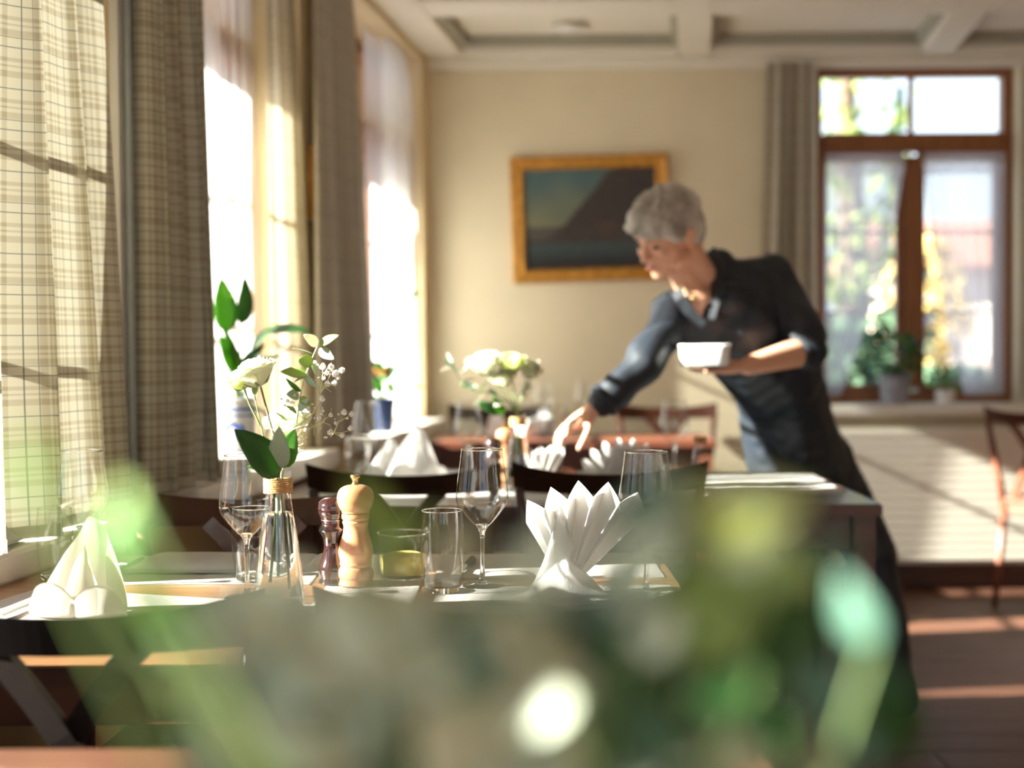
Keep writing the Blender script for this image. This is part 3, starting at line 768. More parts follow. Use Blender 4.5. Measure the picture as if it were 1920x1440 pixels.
q = PZ(1010, 925, .7525); fan((q.x, q.y, .753), R(-10), .82, 'white fan-folded napkin beside the reaching hand and candle jar', M['linen'], a0=150, a1=55, n=7, r0=.12, r1=.16)
def folded(loc, rz, w, d, h, label, m=None):
    t = thing('folded_napkin', label, 'napkin', loc, rz)
    for k in range(3):
        bm = bmesh.new(); kk = h / 3
        def f(u, v):
            e = 1 - max(abs(u - .5), abs(v - .5)) ** 6 * 60
            return Vector(((u - .5) * w * (1 - .02 * k), (v - .5) * d * (1 - .03 * k), kk * (k + .8) * max(.15, min(1, e)) + .0012 * mnoise.noise(Vector((u * 4, v * 4, k + loc[0])))))
        grid(16, 12, f, bm); thick(bm, .9 * kk)
        link('fold', bm, m or M['linen'], t, True)
    return t
folded((-.555, 2.475, .7535), R(-3), .22, .17, .019, 'flat folded white napkin in the sun across the front table')
folded((-.385, 2.475, .7535), R(5), .10, .15, .015, 'small folded white napkin behind the front wine glass')
folded((-.185, 3.985, .7535), R(4), .13, .12, .03, 'bright folded napkin in the sun on the second table')
q = PZ(612, 1085, .752)
bm = grid(20, 20, lambda u, v: Vector(((u - .5) * .11, (v - .5) * .09, .003 + .026 * max(0, 1 - 2.2 * math.hypot(u - .5, v - .5)) * (1 + mnoise.noise(Vector((u * 7, v * 7, 2)))) + .004 * abs(mnoise.noise(Vector((u * 9, v * 9, 5)))))))
thick(bm, .001); tag(link('crumpled_napkin', bm, M['sheer'], smooth=True, loc=(q.x - .005, q.y + .075, .753)), 'small crumpled thin paper behind the dark mill', 'napkin')

# ---------------------------------------------------------------- glassware
def catmull(pts, n=5):
    out = []
    for i in range(len(pts) - 1):
        p0 = pts[max(i - 1, 0)]; p1 = pts[i]; p2 = pts[i + 1]; p3 = pts[min(i + 2, len(pts) - 1)]
        for k in range(n):
            t = k / n
            out.append(tuple(.5 * ((2 * p1[j]) + (-p0[j] + p2[j]) * t + (2 * p0[j] - 5 * p1[j] + 4 * p2[j] - p3[j]) * t * t + (-p0[j] + 3 * p1[j] - 3 * p2[j] + p3[j]) * t ** 3) for j in (0, 1)))
    out.append(pts[-1]); return out
bowl_p = catmull([(.0042, .094), (.014, .100), (.027, .114), (.0385, .130), (.0418, .143), (.0405, .162), (.0368, .188), (.0328, .219)])
_wg = None
def wine_glass(loc, label, s=1.0):
    global _wg
    if _wg is None:
        t = thing('wine_glass', label, 'glass', loc, 0, 'wine glasses')
        link('bowl', lathe(bowl_p, 56), M['glass'], t, True)
        link('rim', lathe([(.0326, .2185), (.0332, .2188), (.0333, .2197), (.0328, .2203), (.0323, .2196), (.0326, .2185)], 56), M['gsolid'], t, True)
        st = catmull([(0, .1005), (.009, .0995), (.0100, .0965), (.0058, .0900), (.0036, .078), (.0032, .055), (.0034, .030), (.0046, .014), (.0085, .0065), (.020, .0032), (.0335, .0018), (.0340, .0008), (.033, 0), (0, .0006)], 4)
        link('stem', lathe(st, 40), M['gsolid'], t, True)
        _wg = t
    else:
        t = copy_tree(_wg); t.location = loc; t['label'] = label
    t.scale = (s, s, s); return t
def at(px, s, z=.7506): q = PZ(px, 640 + .392 * s - .0061 * (px - 960), .75); return (q.x, q.y, z)
MATZ = .7540
wine_glass(at(157, 1165, ZC), 'wine glass behind the arched napkin at the window end of the front table')
wine_glass(at(464, 1222), 'wine glass right beside the carafe holding the rose', 1.0)
wine_glass(at(905, 1172), 'wine glass beside the water tumbler in the middle of the front table')
wine_glass(at(1212, 1235, MATZ), 'wine glass partly hidden by the blurred plant, beside the white fan napkin')
wine_glass(at(690, 668, MATZ), 'wine glass on the second table nearest the corner window')
wine_glass(at(878, 668), 'wine glass on the second table, under the far white flowers')
wine_glass(at(1265, 660), 'wine glass on the second table in front of the person')
wine_glass(at(1042, 695), 'wine glass at the reaching hand on the second table')
q = P(1095, 760, 5.95); wine_glass((q.x, 5.95, ZC), 'wine glass on the far table, above the reaching wrist')
q = P(1018, 760, 5.9); wine_glass((q.x, 5.9, ZC), 'wine glass on the far table next to the white cups')
_tb = None
def tumbler(loc, label, h=.128, s=1.0):
    global _tb
    if _tb is None:
        t = thing('tumbler', label, 'glass', loc, 0, 'water tumblers')
        link('wall', lathe(catmull([(.0275, .010), (.0305, .03), (.0332, .060), (.0340, .085), (.0332, .11), (.0318, .128)]), 48), M['glass'], t, True)
        link('rim', lathe([(.0316, .1275), (.0322, .128), (.0322, .1288), (.0316, .1292), (.0313, .1284), (.0316, .1275)], 48), M['gsolid'], t, True)
        link('base', lathe([(0, 0), (.024, 0), (.0268, .003), (.0277, .010), (.0270, .0125), (.018, .0115), (0, .011)], 40), M['gsolid'], t, True)
        _tb = t
    else:
        t = copy_tree(_tb); t.location = loc; t['label'] = label
    t.scale = (s, s, h / .128); return t
tumbler(at(830, 1200), 'water tumbler next to the wine glass in the middle of the front table')
tumbler(at(104, 1128, ZC), 'slim water tumbler at the window end of the front table', .118, .86)
tumbler(at(474, 1145, MATZ), 'water tumbler standing behind the wine glass beside the carafe', .118)
tumbler(at(672, 690, MATZ), 'water tumbler on the second table before the corner window', .130)
def carafe(loc, label, water=True, s=1.0, twine=True):
    t = thing('carafe', label, 'vase', loc)
    prof = catmull([(.0365, .004), (.0370, .02), (.0335, .06), (.0270, .11), (.0205, .150), (.0180, .172), (.0178, .195), (.0192, .2045)])
    link('bottle', lathe([(0, .0005), (.030, .0005), (.0355, .002)] + prof, 48), M['glass'], t, True)
    link('base', lathe([(0, .001), (.031, .001), (.0350, .004), (.0355, .009), (.030, .0125), (0, .0110)], 40), M['gsolid'], t, True)
    if water:
        wp = [(0, .0135), (.030, .0140), (.0352, .018), (.0322, .060), (.0258, .11), (.0210, .145)]
        link('water', lathe([(0, .0135)] + catmull(wp[1:], 4) + [(0, .1452)], 40), M['water'], t, True)
    if twine:
        tw = bmesh.new()
        for k in range(7):
            z = .1735 + k * .0031; N = 28
            tube([((.0198) * math.cos(2 * math.pi * i / N), .0198 * math.sin(2 * math.pi * i / N), z + .0031 * i / N) for i in range(N + 1)], .0017, 6, tw)
        link('twine', tw, M['twine'], t, True)
    t.scale = (s, s, s); return t
CAR = at(524, 1290, ZC)
carafe(CAR, 'conical water carafe with twine round its neck, holding the rose and sprigs')
CAR2 = at(972, 727, ZC)
carafe(CAR2, 'conical glass carafe on the second table holding the far white flowers')
carafe(at(1313, 757, ZC), 'small empty glass bottle on the second table before the person', False, .78)

# jar with green filling
def jar(loc, label, r=.042, h=.076, fill=M['wax']):
    t = thing('glass_jar', label, 'jar', loc)
    link('glass_wall', lathe(catmull([(.9 * r, .006), (r, .014), (r, h * .6), (.97 * r, h * .86), (r, h)]), 44), M['glass'], t, True)
    link('rim', lathe([(r - .001, h - .001), (r + .002, h - .0005), (r + .002, h + .002), (r - .001, h + .002), (r - .001, h - .001)], 44), M['gsolid'], t, True)
    link('base', lathe([(0, 0), (.8 * r, 0), (.93 * r, .004), (.9 * r, .008), (0, .007)], 36), M['gsolid'], t, True)
    link('filling', lathe([(0, .010), (.88 * r, .010), (.92 * r, .02), (.92 * r, h * .52), (.6 * r, h * .58), (0, h * .62)], 36), fill, t, True)
    return t
jar(at(757, 1135), 'low glass jar with a yellow-green filling beside the light mill')
jar(at(1030, 712), 'candle jar glowing yellow under the reaching hand', .034, .075)

# mills
def mill(loc, m, label, H, rb, knob, dark):
    t = thing('wooden_mill', label, 'mill', loc)
    k = H / .174 if not dark else H / .134
    if not dark:
        body = [(0, 0), (.0265, 0), (.0275, .004), (.0262, .010), (.0278, .013), (.0285, .020), (.0270, .027), (.0245, .030), (.0262, .034), (.0255, .038), (.0275, .048), (.0280, .056), (.0250, .070), (.0205, .084), (.0195, .095), (.0215, .101), (.0200, .104), (.0225, .108), (.0222, .113), (.0205, .115), (0, .115)]
        top = [(0, .1155), (.0205, .1158), (.0225, .119), (.0260, .124), (.0292, .135), (.0290, .145), (.0245, .1545), (.014, .160), (0, .1615)]
        kn = [(0, .160), (.0065, .1605), (.0048, .165), (.0062, .170), (.0080, .1725), (.0078, .1755), (.0055, .177), (0, .1772)]
    else:
        body = [(0, 0), (.0225, 0), (.0232, .005), (.0222, .009), (.0232, .013), (.0238, .022), (.0225, .029), (.0195, .036), (.0160, .050), (.0150, .062), (.0175, .074), (.0225, .082), (.0230, .086), (.0195, .091), (.0180, .096), (.0185, .100), (0, .100)]
        top = [(0, .1005), (.0175, .101), (.0205, .105), (.0232, .111), (.0238, .117), (.0242, .118), (.0238, .119), (.0225, .126), (.0165, .1325), (.008, .1352), (0, .1358)]
        kn = None
    link('body', lathe(catmull(body, 3), 44), m, t, True)
    link('head', lathe(catmull(top, 3), 44), m, t, True)
    if kn: link('metal_knob', lathe(catmull(kn, 3), 28), M['brass'], t, True)
    else: link('metal_ring', lathe([(.0178, .0985), (.0190, .0990), (.0190, .1008), (.0178, .1012)], 36), M['steel'], t, True)
    t.scale = (1, 1, 1) if not dark else (1.03, 1.03, 1.03); return t
mill(at(668, 1168, MATZ - .001), M['mill_l'], 'light wooden pepper mill with brass knob next to the dark mill', .174, .028, True, False)
mill(at(626, 1160, MATZ - .001), M['mill_d'], 'dark stained round-topped mill next to the light pepper mill', .134, .024, False, True)
mill(at(948, 700, ZC), M['mill_l'], 'light wooden mill behind the flower carafe on the second table', .174, .028, True, False)
mill(at(926, 712, ZC), M['mill_d'], 'dark mill with a glinting top on the second table', .134, .024, False, True)

# cutlery
def cutlery(kind, loc, rz, label):
    t = thing(kind, label, 'cutlery', loc, rz, 'table cutlery')
    hd = grid(16, 4, lambda u, v: Vector(((v - .5) * (.013 + .006 * (1 - u)), -.10 + u * .11, .0035 + .0012 * math.sin(math.pi * v) + .001)))
    thick(hd, .0028); link('handle', hd, M['steel'], t, True)
    if kind == 'table_knife':
        b = grid(16, 3, lambda u, v: Vector((-.004 + v * .019 * math.sin(math.pi * min(.93, .35 + .6 * u)) ** .7, .010 + u * .11, .003)))
        thick(b, .0012); link('blade', b, M['steel'], t, True)
    else:
        link('neck', tube([(0, .008, .004), (0, .045, .003), (0, .062, .006)], [.004, .003, .006], 8), M['steel'], t, True)
        for k in range(4):
            x = (k - 1.5) * .0062
            link('tine', tube([(x * .7, .058, .006), (x, .07, .0055), (x, .105, .010)], [.0022, .0018, .0010], 6), M['steel'], t, True)
    return t
cutlery('table_fork', (-.715, 2.10, MATZ), R(-8), 'fork beside the arched napkin, tines pointing away')
cutlery('table_knife', (-.672, 2.44, MATZ), R(-2), 'knife lying beside the folded napkin across the front table')
cutlery('table_knife', (-.085, 2.43, MATZ), R(-6), 'knife lying behind the wine glass, catching warm light')
cutlery('table_knife', (.07, 2.06, MATZ), R(84), 'knife lying crosswise in front of the fan napkin')
cutlery('table_fork', (.22, 2.10, MATZ), R(-80), 'fork lying near the half-hidden wine glass')

# ---------------------------------------------------------------- things on the far table and sills
for k, (px, lab) in enumerate(((985, 'white cup with pink rim on the far table'), (1002, 'white cup behind the pink-rimmed cup on the far table'))):
    q = P(px, 790, 5.75 + .14 * k)
    t = thing('cup', lab, 'cup', (q.x + .03 * k, 5.75 + .14 * k, ZC))
    link('cup_wall', lathe([(0, .002), (.022, .002), (.030, .010), (.037, .04), (.040, .075), (.038, .075), (.035, .04), (.028, .012), (0, .008)], 32), M['porc'], t, True)
    link('handle', tube([(.038, 0, .06), (.058, 0, .055), (.060, 0, .03), (.036, 0, .02)], .004, 8), M['porc'], t, True)
q = P(940, 790, 5.8)
for k in range(2):
    t = thing('folded_napkin', ('pale napkin standing on the far table behind the flowers', 'pale napkin on the far table next to the cups')[k], 'napkin', (q.x - .02 + .20 * k, 5.83 + .1 * k, ZC))
    bm = grid(10, 10, lambda u, v: Vector(((u - .5) * .11 * (1 - v * .7), .02 * v + .015 * math.cos(3 * u), v * .11))); thick(bm, .003); link('cloth', bm, M['linen'], t, True)
def book(loc, rz, w, d, h, m, label, cat='book'):
    t = thing('book', label, cat, loc, rz, 'books on the window sill')
    link('cover', boxm((0, 0, .0012), (w, d, .0024), .0005), m, t); link('cover', boxm((0, 0, h - .0012), (w, d, .0024), .0005), m, t)
    link('spine', boxm((-w / 2 + .001, 0, h / 2), (.002, d, h)), m, t); link('pages', boxm((.001, 0, h / 2), (w - .006, d - .006, h - .005)), M['paper'], t)
    return t
bl = mat('pale_blue_card', (.50, .60, .68), .6, noise=.05); cr = mat('cream_card', (.75, .66, .50), .6, noise=.05)
zz = .815
for k, (hh, m, lab) in enumerate(((.016, bl, 'pale blue book at the bottom of the sill stack'), (.012, M['paper'], 'white book in the middle of the sill stack'), (.014, cr, 'cream book on top of the sill stack'))):
    dd = DW(425, .06); book((XW(dd, .035), dd, zz + .0005), R(7 + 5 * k), .15, .20, hh, m, lab); zz += hh + .0008
dd = DW(325, .06)
flat('paper_sheets', [(XW(dd, -.02), dd - .1), (XW(dd, .10), dd - .1), (XW(dd, .115), dd + .1), (XW(dd, -.02), dd + .1)], M['paper'], .8155, 'loose white papers on the sill in front of the book stack', 'paper', t=.003)
d4 = 2.40
flat('paper_sheets', [(XW(d4, -.06), d4 - .12), (XW(d4, .07), d4 - .12), (XW(d4, .075), d4 + .12), (XW(d4, -.06), d4 + .12)], M['paper'], .8005, 'papers on the front window sill beside the white cloth', 'paper', t=.006)
bm = grid(24, 18, lambda u, v: Vector(((u - .5) * .10, (v - .5) * .13, .002 + .055 * max(0, math.sin(math.pi * u) * math.sin(math.pi * v)) ** 1.2 * (1 + .5 * mnoise.noise(Vector((u * 4, v * 3, 8)))))))
thick(bm, .002); tag(link('cloth', bm, M['linen'], smooth=True, loc=(XW(2.38, .03), 2.38, .807)), 'white cloth bunched on the front window sill', 'cloth')

# ---------------------------------------------------------------- flowers and plants
LV = {}
def leaf(root, p, d, L, W, m, up=(0, 0, 1), roll=0.0, curl=.15, fold=.12, name='leaf'):
    k = (round(curl, 2), round(fold, 2), m.name)
    if k not in LV:
        me = leaf_mesh(1.0, .5, curl, fold); me.materials.append(m); LV[k] = me
    o = bpy.data.objects.new(name, LV[k]); COL.objects.link(o); o.parent = root
    o.matrix_local = Matrix.Translation(p) @ orient(d, up, roll).to_4x4() @ Matrix.Diagonal((W / .5, L, L, 1)); return o

def S(px, py, D): return P(px, py, D)
def rose_head(root, c, axis, r, m, name='rose_head', seed=0, layers=4, openness=1.0):
    """a cup of overlapping petals around a small core; petals are sub-parts"""
    rnd = random.Random(seed); rot = orient(axis).to_4x4() @ Matrix.Rotation(-math.pi / 2, 4, 'X')
    core = bmesh.new(); ball(core, (0, 0, .75 * r), (.42 * r, .42 * r, .55 * r)); ball(core, (0, 0, .12 * r), (.30 * r, .30 * r, .22 * r))
    h = link(name, core, m, root, True); h.matrix_local = Matrix.Translation(c) @ rot
    for ly in range(layers):
        n = 4 + ly; rr = r * (.45 + .55 * (ly + 1) / layers); H = r * (1.45 - .08 * ly)
        for i in range(n):
            a0 = 2 * math.pi * i / n + ly * .6 + rnd.uniform(-.1, .1); wa = 2.3 * math.pi / n; fl = openness * (.10 + .10 * ly)
            def f(u, v):
                a = a0 + (u - .5) * wa * (1 - .25 * (1 - v) ** 2)
                rad = rr * (.25 + .75 * math.sin(min(1, v * 1.25) * math.pi / 2)) + rr * fl * max(0, v - .6) ** 2 * 6
                z = H * v * (1 - .16 * (2 * abs(u - .5)) ** 2.5) - .12 * r * max(0, v - .75) * ly
                return Vector((rad * math.cos(a), rad * math.sin(a), z + .03 * r * math.sin(9 * u + i)))
            bm = grid(7, 6, f); thick(bm, .0004)
            link('petal', bm, m, h, True)
    sp = bmesh.new()
    for i in range(5):
        a = i * 1.257
        tube([(0, 0, 0), (.5 * r * math.cos(a), .5 * r * math.sin(a), .12 * r), (.85 * r * math.cos(a), .85 * r * math.sin(a), .45 * r)], [.10 * r, .09 * r, .01 * r], 5, sp)
    link('sepals', sp, M['stem'], h, True)
    return h

# --- the sharp arrangement on the front table
D0 = CAR[1]
mouth = Vector((CAR[0], D0, CAR[2] + .204))
def rel(px, py, dD=0.0): return S(px, py, D0 + dD) - mouth
def stem(root, pts, r0, r1, m, name='stem'):
    pp = [Vector(p) for p in pts]; out = []
    for i in range(len(pp) - 1):
        for k in range(4):
            t = k / 4; a = pp[max(0, i - 1)]; b = pp[i]; c_ = pp[i + 1]; d = pp[min(len(pp) - 1, i + 2)]
            out.append(.5 * (2 * b + (c_ - a) * t + (2 * a - 5 * b + 4 * c_ - d) * t * t + (3 * b - a - 3 * c_ + d) * t ** 3))
    out.append(pp[-1]); n = len(out)
    return link(name, tube(out, [r0 + (r1 - r0) * i / (n - 1) for i in range(n)], 7), m, root, True)
inw = Vector((0, 0, -.19))
t = thing('white_rose', 'open white rose with a dark thin stem in the front carafe', 'flower', mouth)
stem(t, [inw + Vector((.012, 0, .02)), Vector((.003, 0, -.02)), rel(519, 840), rel(506, 790), rel(488, 722)], .0016, .0015, M['stemd'])
rose_head(t, rel(487, 722), (rel(468, 668) - rel(487, 722)) + Vector((0, -.01, 0)), .027, M['petal'], seed=2, layers=5, openness=.55)
leaf(t, rel(508, 795), rel(525, 775) - rel(508, 795), .02, .004, M['stem'], name='bract')
leaf(t, rel(506, 790), rel(492, 776) - rel(506, 790), .015, .004, M['stem'], name='bract')
t = thing('white_rose', 'smaller half-open greenish rose on a green stem in the front carafe', 'flower', mouth)
stem(t, [inw + Vector((-.010, .004, .03)), Vector((-.002, .003, -.02)), rel(495, 822, .01), rel(484, 790, .01), rel(468, 758, .01), rel(458, 728, .01)], .0016, .0013, M['stem'])
rose_head(t, rel(458, 728, .01), (rel(443, 690, .01) - rel(458, 728, .01)) + Vector((0, -.012, 0)), .0185, M['petalg'], seed=5, layers=4, openness=1.8)
stem(t, [rel(493, 815, .01), rel(487, 785, .01), rel(480, 755, .01), rel(478, 738, .01)], .0012, .0009, M['stem'], 'side_stem')
bd = bmesh.new(); ball(bd, (0, 0, .008), (.0052, .0052, .0105)); b_ = link('bud', bd, M['lime'], t, True); b_.location = rel(478, 738, .01)
t = thing('leafy_sprig', 'sprig of broad dark green leaves at the neck of the front carafe', 'foliage', mouth)
stem(t, [inw + Vector((0, -.006, .04)), Vector((0, -.006, -.01)), rel(522, 868)], .0018, .0014, M['stem'])
leaf(t, rel(525, 893, -.01), rel(455, 812, -.05) - rel(525, 893, -.01), .098, .058, M['leafd'], up=(.35, -.9, .35), roll=.1, curl=.12, fold=.25)
leaf(t, rel(526, 880, -.01), rel(522, 812, -.03) - rel(526, 880, -.01), .066, .036, M['euca'], up=(.2, -1, .1), roll=-.3, curl=.10, fold=.2)
leaf(t, rel(527, 878, -.01), rel(545, 825, -.02) - rel(527, 878, -.01), .062, .038, M['leaf'], up=(-.3, -1, .1), roll=.25, curl=.10, fold=.2)
leaf(t, rel(530, 876, 0), rel(566, 838, .02) - rel(530, 876, 0), .048, .012, M['euca'], up=(0, -1, .5), roll=-.6)
leaf(t, rel(520, 895, 0), rel(470, 868, -.03) - rel(520, 895, 0), .052, .024, M['leaf'], up=(.1, -.6, .8), roll=.1)
t = thing('eucalyptus_sprig', 'eucalyptus sprig arching up from the front carafe', 'foliage', mouth)
stem(t, [inw + Vector((.01, .006, .05)), Vector((.004, .004, -.01)), rel(538, 850, .01), rel(556, 790, .015), rel(566, 730, .015), rel(578, 690, .015), rel(595, 650, .015), rel(598, 643, .015)], .0015, .0008, M['straw'])
for (x0, y0, x1, y1, W, m, roll, dd) in [
    (598, 648, 574, 628, .021, M['petal'], .2, 0), (599, 646, 630, 627, .017, M['lime'], -.4, .0), (598, 654, 624, 672, .018, M['euca'], .3, 0),
    (594, 668, 554, 648, .007, M['euca'], 1.1, 0), (588, 678, 561, 676, .022, M['lime'], -.3, -.01), (578, 702, 530, 693, .024, M['lime'], .35, 0),
    (578, 704, 552, 712, .012, M['euca'], .9, .01), (588, 680, 594, 700, .012, M['euca'], -.5, 0), (571, 705, 592, 725, .013, M['euca'], .8, 0),
    (565, 735, 536, 713, .010, M['leaf'], -.9, .01), (562, 742, 540, 738, .020, M['euca'], .2, .01), (562, 745, 580, 758, .014, M['lime'], .2, 0), (560, 770, 575, 748, .015, M['euca'], -.3, 0),
    (548, 800, 520, 770, .009, M['lime'], .8, .01), (557, 775, 540, 760, .012, M['lime'], .7, 0)]:
    a = rel(x0, y0, .015 + dd); b = rel(x1, y1, .015 + dd - .012); leaf(t, a, b - a, (b - a).length * 1.08, W, m, up=(.2, -1, .35), roll=roll)
t = thing('white_rose', 'low sunlit white bloom behind the carafe neck, by the baby\'s breath', 'flower', mouth)
stem(t, [inw + Vector((-.006, .012, .06)), Vector((-.002, .006, -.01)), rel(534, 850, .03), rel(541, 818, .035)], .0016, .0013, M['stem'])
rose_head(t, rel(543, 815, .035), rel(537, 775, .02) - rel(543, 815, .035), .0225, M['petal'], seed=9, layers=3, openness=2.2)
# baby's breath
def breath(label, base, nodes, blobs, dD, seed):
    rnd = random.Random(seed)
    t = thing("babys_breath_sprig", label, 'flower', mouth)
    stem(t, [inw + Vector((.006 * (seed - 1), .01, .07)), Vector((.006, .006, -.01))] + [rel(x, y, dD) for x, y in base], .0011, .0007, M['straw'])
    tw = bmesh.new()
    for chain in nodes:
        pp = [rel(x, y, dD + rnd.uniform(-.01, .01)) for x, y in chain]; tube(pp, [.0007] * (len(pp) - 1) + [.0004], 5, tw)
    link('twigs', tw, M['straw'], t, True)
    bme = []
    for k in range(3):
        bm = bmesh.new(); r2 = random.Random(k + seed)
        for i in range(26):
            q = Vector((r2.gauss(0, 1), r2.gauss(0, 1), r2.gauss(0, 1))).normalized(); p = q.orthogonal().normalized(); e = q.cross(p)
            bm.faces.new([bm.verts.new(q * .72 + (.42 * (math.cos(j * 1.2566) * p + math.sin(j * 1.2566) * e)) + q * .18 * (j % 2)) for j in range(5)])
        ball(bm, (0, 0, 0), .72, sub=1)
        me = bpy.data.meshes.new('blossom'); bm.to_mesh(me); bm.free(); me.materials.append(M['bbreath']); bme.append(me)
    for (x, y, r) in blobs:
        o = bpy.data.objects.new('blossom', bme[rnd.randrange(3)]); COL.objects.link(o); o.parent = t
        s = r / 1290 * .95; o.matrix_local = Matrix.Translation(rel(x, y, dD + rnd.uniform(-.012, .012))) @ Matrix.Rotation(rnd.uniform(0, 6), 4, 'Z') @ Matrix.Scale(s, 4)
    return t
breath("tall baby's breath sprig with white blossoms beside the eucalyptus", [(538, 850), (560, 800), (585, 778), (600, 740)],
    [[(600, 740), (604, 715), (606, 690)], [(604, 718), (614, 690), (622, 680)], [(600, 740), (596, 708)], [(600, 738), (588, 716), (600, 706)], [(604, 720), (626, 722), (630, 728)], [(585, 778), (603, 752)],
     [(602, 735), (613, 718), (620, 700)], [(606, 700), (640, 690)], [(603, 722), (622, 735)]],
    [(605, 687, 7.5), (621, 688, 7), (641, 694, 7), (629, 700, 8.5), (613, 699, 5.5), (614, 720, 6.5), (627, 718, 6.5), (604, 748, 6.5), (590, 680, 5), (596, 684, 3), (634, 708, 5), (608, 709, 3.5)], .02, 2)
breath("spreading baby's breath sprig with white blossoms reaching toward the window corner", [(540, 850), (565, 812), (588, 800)],
    [[(565, 812), (596, 795), (620, 778), (622, 765)], [(588, 800), (606, 792), (618, 796), (626, 810)], [(610, 782), (600, 770)], [(606, 792), (612, 775)], [(626, 812), (634, 792), (645, 778)], [(634, 792), (658, 778)], [(626, 810), (640, 812), (657, 806)],
     [(626, 810), (620, 820)], [(626, 812), (640, 818)], [(588, 800), (575, 785), (560, 780)], [(588, 800), (590, 815), (600, 812)], [(604, 802), (595, 812)], [(565, 812), (575, 830), (555, 838)], [(570, 810), (572, 832)], [(560, 818), (552, 836)], [(575, 800), (566, 770), (560, 752)], [(566, 775), (548, 762)]],
    [(620, 778, 5), (606, 770, 3.5), (598, 784, 5), (602, 776, 4), (645, 773, 7), (659, 776, 6.5), (635, 777, 2.5), (651, 784, 3), (630, 793, 4.5), (619, 810, 7), (657, 803, 6), (641, 816, 6), (609, 820, 2.5), (612, 820, 2.5), (590, 765, 3), (580, 770, 3.5), (605, 765, 2),
     (628, 786, 2), (590, 784, 2.5), (552, 742, 4), (540, 752, 5), (534, 760, 4), (548, 756, 5.5), (528, 748, 3), (560, 745, 4), (572, 752, 5), (577, 762, 6), (566, 800, 5), (556, 808, 4), (562, 820, 3), (545, 768, 3.5), (586, 758, 3)], .02, 1)
breath("low sparse baby's breath twigs just above the carafe neck", [(536, 858), (550, 835)],
    [[(550, 835), (560, 818), (572, 808)], [(550, 835), (545, 822), (536, 806)], [(550, 835), (556, 826)], [(548, 840), (566, 834), (574, 822)], [(545, 845), (560, 842)]],
    [(572, 806, 4), (566, 822, 3), (574, 820, 3), (558, 824, 3), (560, 842, 3), (546, 820, 2.5)], .0, 3)

# --- the far flowers on the second table
mouth2 = Vector((CAR2[0], CAR2[1], CAR2[2] + .204)); D2 = CAR2[1]
def rel2(px, py, dD=0.0): return S(px, py, D2 + dD) - mouth2
for k, (x, y, r, m, lab, tx, ty) in enumerate((
    (912, 700, .036, M['petal'], 'large white rose leaning toward the window, in the second carafe', 905, 660),
    (958, 698, .032, M['petalg'], 'greenish white rose upright in the second carafe', 958, 660),
    (948, 722, .028, M['petal'], 'low white rose above the mouth of the second carafe', 940, 690),
    (988, 705, .026, M['petal'], 'white rose leaning away from the window, in the second carafe', 1000, 675))):
    t = thing('white_rose', lab, 'flower', mouth2)
    stem(t, [inw + Vector((.004 * k, .004 * k, .03)), Vector((0, 0, -.01)), rel2((972 + x) / 2, (776 + y) / 2), rel2(x, y)], .002, .0016, M['stem'])
    rose_head(t, rel2(x, y), rel2(tx, ty) - rel2(x, y) + Vector((0, -.02, 0)), r, m, seed=20 + k, layers=4)
t = thing('leafy_sprig', 'long drooping eucalyptus sprig on the window side of the second carafe', 'foliage', mouth2)
ch = [(968, 780), (930, 740), (895, 735), (868, 720), (852, 690), (845, 678)]
stem(t, [inw + Vector((-.01, 0, .05)), Vector((0, 0, -.01))] + [rel2(*q) for q in ch[1:]], .002, .001, M['stem'])
rnd = random.Random(4)
for i in range(16):
    q = i / 16 * 4.99; a = ch[int(q)]; b = ch[int(q) + 1] if int(q) + 1 < len(ch) else ch[-1]; f_ = q % 1; x = a[0] + (b[0] - a[0]) * f_; y = a[1] + (b[1] - a[1]) * f_
    if i < 2: continue
    leaf(t, rel2(x, y), Vector((rnd.uniform(-1, .6), rnd.uniform(-1, .3), rnd.uniform(-.8, 1))), .038, .022, (M['euca'], M['teal'], M['petal'])[i % 3], roll=rnd.uniform(-.8, .8))
leaf(t, rel2(940, 775), rel2(895, 752, -.02) - rel2(940, 775), .07, .035, M['leafd'], up=(0, -1, .4))
leaf(t, rel2(945, 778), rel2(925, 742, -.03) - rel2(945, 778), .06, .03, M['leaf'], up=(0, -1, .4))
t = thing('leafy_sprig', 'short pale eucalyptus sprig at the other side of the second carafe', 'foliage', mouth2)
stem(t, [inw + Vector((.01, 0, .05)), Vector((0, 0, -.01)), rel2(985, 730), rel2(1008, 682)], .002, .001, M['stem'])
for i in range(9):
    f_ = i / 9; leaf(t, rel2(980 + 28 * f_, 745 - 62 * f_), Vector((rnd.uniform(-.4, 1), rnd.uniform(-1, .2), rnd.uniform(-.3, 1))), .034, .020, (M['euca'], M['petal'])[i % 2], roll=rnd.uniform(-.8, .8))

# --- window plants
def pot(t, prof, m, name='pot'): return link(name, lathe(catmull(prof, 3), 36), m, t, True)
dj = 3.72; jx = XW(dj, .025) ; jl = Vector((jx, dj, .8155))
t = thing('potted_plant', 'tall leafy plant in a grey and blue stoneware jug on the window sill', 'plant', jl)
pot(t, [(0, 0), (.040, 0), (.043, .01), (.042, .03), (.041, .10), (.042, .15), (.040, .172), (.043, .178), (.040, .18), (.037, .172), (.037, .03), (0, .025)], M['stone'], 'jug')
def ring(z, h, r, m, nm='glaze_band'): return link(nm, lathe([(r, z), (r + .0012, z + .001), (r + .0012, z + h - .001), (r, z + h)], 36), m, t, True)
ring(.150, .008, .0412, M['cobalt']); ring(.135, .006, .0410, M['cobalt']); ring(.038, .007, .0415, M['cobalt'])
def orn(pts, r=.004):
    out = []
    for a, z in pts: out.append(((.0420) * math.cos(a), (.0420) * math.sin(a), z))
    return link('glaze_ornament', tube(out, r, 7), M['cobalt'], t, True)
